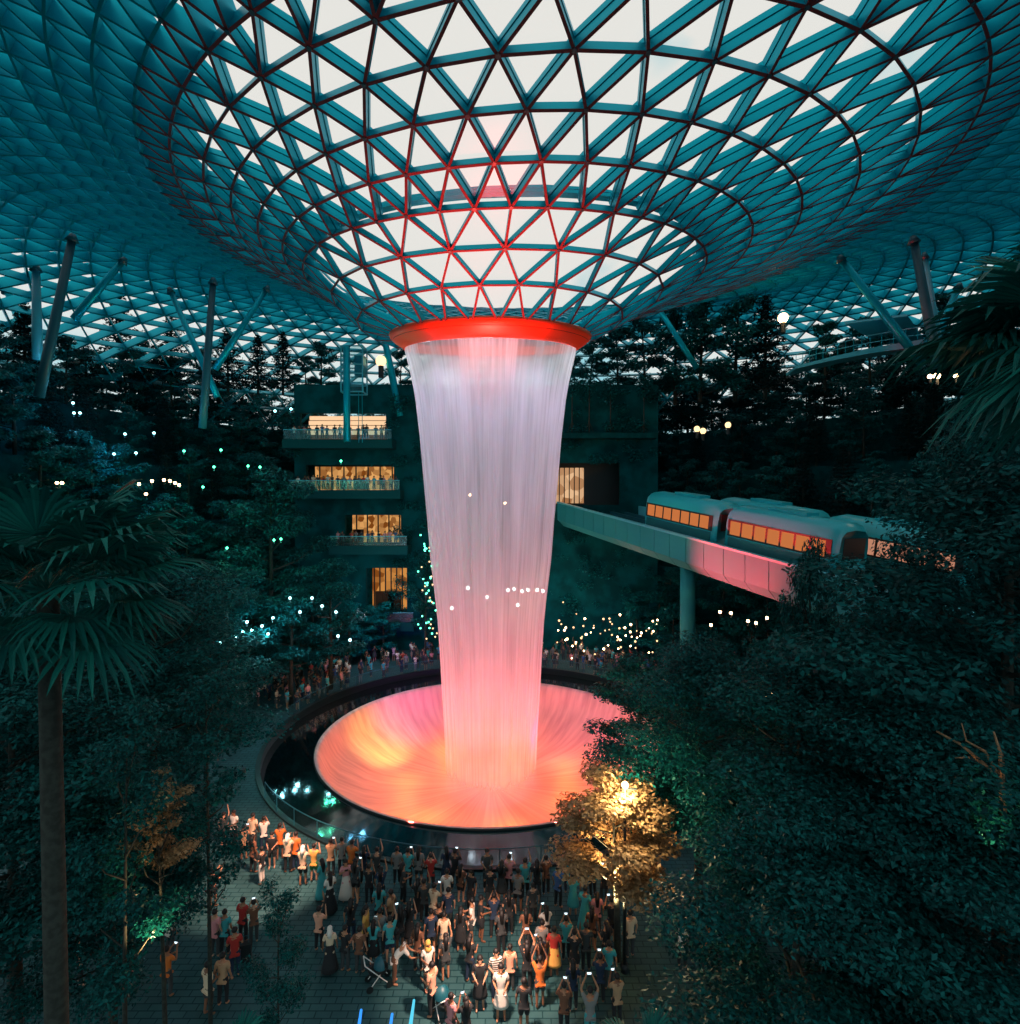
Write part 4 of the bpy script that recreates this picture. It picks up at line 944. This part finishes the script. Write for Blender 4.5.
# the crowd beyond the pool
tops = ['white', 'white', 'grey', 'teal', 'black', 'charcoal', 'pink', 'blue', 'cream', 'red', 'navy', 'charcoal']
n_ = 0
for row in range(7):
    rr = 17.1+row*.95
    cnt = 36
    for i in range(cnt):
        a = math.radians(-166+(i+R.uniform(-.4, .4))*332/cnt-0) if False else math.radians(100+160*(i+R.uniform(-.4, .4))/cnt)
        x, y = PX+rr*math.sin(a), PY-rr*math.cos(a)
        if abs(510+F*x/y-491) < 50 or R.random() < .12 or y > 65: continue
        px = 510+F*x/y
        side = 'left' if px < 491 else 'right'; t_ = R.choice(tops)
        zone = ('front row' if row == 0 else ('middle rows' if row < 4 else 'rear rows'))
        gl_ = 'person in %s top, %s of the far crowd, %s of the waterfall' % (t_, zone, side)
        fz = math.atan2(-(PX-x), PY-y)+R.uniform(-.4, .4)
        person(x, y, 0, fz, t_, R.choice(['trousers', 'shorts', 'trousers', 'skirt']), R.choice(['black', 'charcoal', 'navy', 'grey']), R.choice(['stand', 'phone', 'hold', 'stand', 'one_up']), R.choice(['hair', 'hair', 'long_hair']), R.uniform(.93, 1.06), gl_, gl_[10:])
        n_ += 1
# people on the balconies
for k, h in enumerate(H[:3]):
    nb_ = [17, 20, 12][k]
    for i in range(nb_):
        x = h[0]-.6+(h[1]-h[0]+1.2)*(i+R.uniform(.1, .9))/nb_; t_ = R.choice(tops)
        s = 'person in %s top at the railing of the %s' % (t_, ['top gallery', 'wide amber shop floor', 'third lit level'][k])
        person(x, YB-1.55+R.uniform(-.25, .35), h[2]-.05, PI+R.uniform(-.5, .5), t_, 'trousers', 'black', R.choice(['stand', 'phone', 'hold']), 'hair', R.uniform(.93, 1.05), s, s[10:])
# pool rail, stroller, suitcase, light tubes
for nm, a0, a1, lab in (('near', -52, 40, 'low handrail round the near side of the dark pool, the front crowd leaning on it'), ('far', 98, 262, 'low handrail round the far side of the dark pool')):
    rail = empty('pool_railing', lab, 'railing', (PX, PY, 0)); rr = 16.52; tb = []
    k_ = 40
    for i in range(k_+1):
        a = math.radians(a0+(a1-a0)*i/k_); tb.append((rr*math.sin(a), -rr*math.cos(a), 1.05))
        if i % 3 == 0: MB().tube([(tb[-1][0], tb[-1][1], .1), tb[-1]], .025, 6).build('post', M['steel_dark'], rail)
    MB().tube(tb, .03, 6).build('handrail', M['steel_dark'], rail, True)
    g_ = MB()
    for i in range(k_): a, b = tb[i], tb[i+1]; g_.add([(a[0], a[1], .15), (b[0], b[1], .15), (b[0], b[1], .98), (a[0], a[1], .98)], [(0, 1, 2, 3)])
    g_.build('glass_panels', M['rail_glass'], rail)
def stroller(px, py, rz, label):
    g = ground_at(px, py); o = empty('stroller', label, 'stroller', g, rz)
    MB().lathe([(.02, .42), (.2, .45), (.25, .62), (.24, .68), (.2, .6), (.02, .5)], n=12, sy=1.5).build('seat', M['black'], o, True)
    MB().lathe([(.27, .68), (.24, .88), (.12, 1.0), (.01, 1.03)], (0, .12, 0), 12, a0=-1.9, a1=1.9).build('hood', M['steel_dark'], o, True)
    fr = MB()
    for s in (-1, 1): fr.tube([(s*.24, .38, .12), (s*.24, -.1, .62), (s*.24, -.48, 1.02)], .018, 6); fr.tube([(s*.24, -.32, .12), (s*.24, .05, .55)], .018, 6)
    fr.tube([(-.24, -.48, 1.02), (.24, -.48, 1.02)], .022, 6); fr.build('frame', M['white'], o)
    for x in (-.26, .26):
        for y in (.38, -.32): MB().tube([(x-.02, y, .12), (x+.02, y, .12)], .12, 14).build('wheel', M['black'], o)
stroller(378, 985, -1.2, 'folding stroller in front of the bending person in white'); stroller(443, 1018, .5, 'dark stroller with a hood beside the woman in the yellow headscarf')
g = ground_at(245, 962); sc_ = empty('suitcase', 'upright black suitcase beside the couple in red', 'suitcase', g, .3)
MB().box((0, 0, .4), (.23, .14, .33)).build('shell', M['black'], sc_); MB().tube([(-.12, 0, .73), (-.12, 0, 1.0), (.12, 0, 1.0), (.12, 0, .73)], .012, 5).build('handle', M['steel_dark'], sc_)
for x in (-.17, .17): MB().tube([(x, -.05, .035), (x, .05, .035)], .035, 8).build('wheel', M['black'], sc_)
for px, py, D, c, lab in ((357, 1014, 13, 'blue', 'leftmost glowing blue light tube at the bottom edge'), (388, 1018, 13, 'blue', 'middle glowing blue light tube at the bottom edge'), (410, 1004, 13.5, 'cyan', 'tallest glowing tube, cyan, right of the two blue ones')):
    p = at(px, py, D); o = empty('light_tube', lab, 'lamp', (p.x, p.y, p.z-.6))
    MB().tube([(0, 0, 0), (.10, 0, .7)], [.05, .03], 8).build('tube', M[c+'_hot'] if c == 'blue' else glow('cyan_tube', (.1, .6, .8, 1), 1.2), o, True); MB().tube([(0, 0, -p.z+.6), (0, 0, .05)], .03, 6).build('stake', M['black'], o)
# small lamps in the greenery
def lamp(px, py, D, m, rad, label, cat='lamp', nm='garden_lamp', pw=0, col=(1, .6, .3), grp=None):
    p = at(px, py, D); o = empty(nm, label, cat, p, 0, grp)
    MB().ball((0, 0, 0), rad, 8).build('bulb', M[m], o, True); MB().tube([(0, 0, -rad*3), (0, 0, -rad*.9)], rad*.5, 6).build('stem', M['black'], o)
    if pw: light('POINT', 'lamp_light', (p.x, p.y-rad*2.5, p.z+.1), pw, col, rad)
lamp(783, 318, 56, 'warm_hot', .5, 'round warm globe lamp glowing among the crest trees at right', pw=250)
lamp(381, 361, 66, 'warm', .65, 'round peach globe lamp left of the red ring')
lamp(937, 376, 40, 'warm_hot', .22, 'left one of the two bright warm lamps under the footbridge', pw=150); lamp(956, 376, 40, 'warm_hot', .16, 'right one of the two bright warm lamps under the footbridge', pw=80)
lamp(930, 376.5, 40, 'warm_hot', .16, 'small lamp touching the bright pair under the footbridge, leftmost')
for px, py in ((697, 429), (703, 431), (728, 425)): lamp(px, py, 57, 'warm', .32, 'small amber lamp on the dark slope above the trains', grp='amber lamps above the trains')
for px, py in ((152, 481), (164, 480), (170, 481), (175, 483), (179, 485), (139, 484), (146, 494), (62, 483), (57, 483)): lamp(px, py, 48, 'warm_hot', .13, 'tiny warm lamp in the slope behind the left fan palm', grp='tiny warm lamps behind the left palm')
for px, py in ((184, 451), (214, 467), (221, 450), (203, 487), (227, 548), (248, 466), (260, 467), (341, 461), (274, 540), (281, 539), (434, 548), (432, 566)): lamp(px, py, 50, 'green_hot', .11, 'tiny green-white lamp among the left slope trees', grp='green lamps on the left slope', pw=150, col=(.1, 1, .6))
for px, py in ((80, 413), (74, 413), (125, 434), (114, 454), (136, 453), (154, 433), (291, 409), (275, 411), (73, 403)): lamp(px, py, 52, 'cyan_hot', .12, 'tiny cyan-blue lamp high on the left slope', grp='cyan lamps high on the left slope', pw=110, col=(.15, .6, 1))
for px, py in ((206, 652), (220, 643), (235, 637), (243, 632), (252, 630), (262, 626), (268, 634), (273, 618), (322, 606), (336, 612), (300, 612), (312, 598), (290, 598), (350, 640), (338, 636), (247, 622)): lamp(px, py, 46, 'cyan_hot', .12, 'tiny white-cyan lamp in the trees over the left far crowd', grp='cyan lamps over the left far crowd', pw=70, col=(.3, .9, 1))
for i in range(60):
    px, py = R.gauss(430, 5), R.uniform(530, 640); lamp(px, py, 58, 'green_hot' if i % 3 else 'warm', .09, 'tiny fairy light on the greenery at the waterfall\'s left edge', cat='fairy light', nm='fairy_light', grp='fairy lights left of the waterfall')
for i in range(70):
    px, py = R.uniform(552, 665), 632+R.gauss(0, 11); lamp(px, py, 58, 'warm_hot' if i % 2 else 'warm', R.uniform(.06, .12), 'tiny warm fairy light over the crowd right of the waterfall', cat='fairy light', nm='fairy_light', grp='fairy lights right of the waterfall')
for px, py in ((508, 590), (514, 589), (522, 591), (528, 590), (537, 590), (543, 591), (468, 588), (487, 597), (452, 608), (518, 605)): lamp(px, py, 62, 'white_hot', .22, 'bright lamp seen through the falling water', grp='lamps behind the falling water')
for px, py in ((478, 408), (446, 415), (533, 412), (503, 440), (516, 425), (430, 460), (499, 398), (470, 495), (505, 503)): lamp(px, py, 64, 'blue_hot' if py < 470 else 'warm_hot', .16, 'faint blue lamp seen through the upper water' if py < 470 else 'warm lamp seen through the mid water', grp='blue lamps behind the upper water' if py < 470 else 'warm lamps behind the mid water')
for px, py in ((720, 612), (731, 613), (748, 621), (756, 623), (767, 618), (711, 625)): lamp(px, py, 36, 'warm_hot', .10, 'small warm lamp below the bridge, right of its pier', grp='warm lamps below the bridge')
for px, py in ((766, 696), (776, 700), (785, 703), (791, 710), (772, 693)): lamp(px, py, 22, 'warm_hot', .05, 'small warm lamp among leaves right of the layered tree', grp='warm lamps among leaves at right')
# ---------------------------------------------------------------- light
for i in range(8):
    a = 2*PI*i/8+.39
    p = (CX+8.6*math.sin(a), CY-8.6*math.cos(a), -2.3)
    light('SPOT', 'basin_uplight', p, 2700, (1, .17, .25), .3, (CX, CY, 12), 75, .9)
for i in range(6):
    a = 2*PI*i/6+.5
    light('SPOT', 'falls_lavender_fill', (CX+3*math.sin(a), CY-3*math.cos(a), 28.6), 850, (.74, .58, 1), .4, (CX+4.8*math.sin(a), CY-4.8*math.cos(a), 16), 110, 1)  # added spots inside the column, tint the upper water lavender
    light('SPOT', 'ring_warm_light', (CX+9.6*math.sin(a), CY-9.6*math.cos(a), 26.2), 160, (1, .5, .3), .3, (CX+6.8*math.sin(a), CY-6.8*math.cos(a), 29.4), 80, 1) if False else None
for i in range(7):
    a = 2*PI*i/7+.2
    light('POINT', 'basin_light', (CX+6.3*math.sin(a), CY-6.3*math.cos(a), -1.7), 560, (1, .17, .02), .9)
light('POINT', 'basin_core_light', (CX, CY, -1), 350, (1, .25, .25), .8)
light('SPOT', 'basin_yellow', (CX-6.6, CY+1.5, -.2), 1400, (1, .66, .12), .5, (CX-9.3, CY+4.2, -2.4), 100, 1)
light('SPOT', 'basin_purple', (CX-6, CY-3, 1.6), 4600, (.62, .10, 1), .4, (CX-7.5, CY+9.3, -.3), 50, 1)
light('SPOT', 'basin_purple', (CX+4, CY-6, 1.2), 2800, (.62, .10, 1), .4, (CX+7, CY+9.5, -.5), 60, 1)
light('SPOT', 'bridge_red_fill', (7.5, 39.5, 8.5), 80000, (1, .012, .016), .3, (15.6, 40.2, 12.6), 60, .8)  # added spot without a fixture, reddens the bridge side
for dx in (-4, 0, 4):
    light('SPOT', 'roof_red_light', (CX+dx, CY-11.2, -.3), 210000, (1, .04, .03), .2, (CX+dx*.7, CY-10.5, 32), 27, 1)
for i in range(5):
    a = 2*PI*i/5; light('POINT', 'falls_top_fill', (CX+4.6*math.sin(a), CY-4.6*math.cos(a), 27.6), 100, (.85, .9, 1), .3)  # added points without fixtures, whiten the top of the water
light('POINT', 'crowd_fill', (-13, 56, 8), 900, (.8, .85, 1), 1.0)  # added fill without fixtures, brightens the far crowd on both sides
light('POINT', 'crowd_fill', (8, 60, 7), 900, (1, .55, .4), 1.0)
# lamps of the plaza
g = ground_at(625, 940); light('POINT', 'lamp_post_light', (at(625, 785, 20.5).x, 20.1, at(625, 785, 20.5).z), 700, (1, .66, .32), .15)
light('SPOT', 'tree_uplight', (at(600, 900, 21).x, 20.2, 2.2), 12000, (1, .62, .28), .2, at(618, 830, 22), 90, .8)
light('SPOT', 'left_tree_uplight', (at(160, 900, 14.5).x, 14.0, 5.6), 900, (1, .58, .25), .1, at(165, 805, 15.5), 80, .8)
light('SPOT', 'paving_lamp', (-9.0, 23.5, 7), 5500, (1, .52, .36), .25, (-11.9, 26.2, 0), 62, .5)
light('SPOT', 'paving_lamp', (-.6, 17.5, 5.5), 3500, (1, .60, .45), .2, (-1.0, 19.6, 0), 70, .6)
light('SPOT', 'trunk_uplight', (at(988, 850, 12.4).x, 12.3, at(988, 850, 12.4).z), 260, (1, .50, .20), .08, at(990, 765, 13.2), 75, .8)
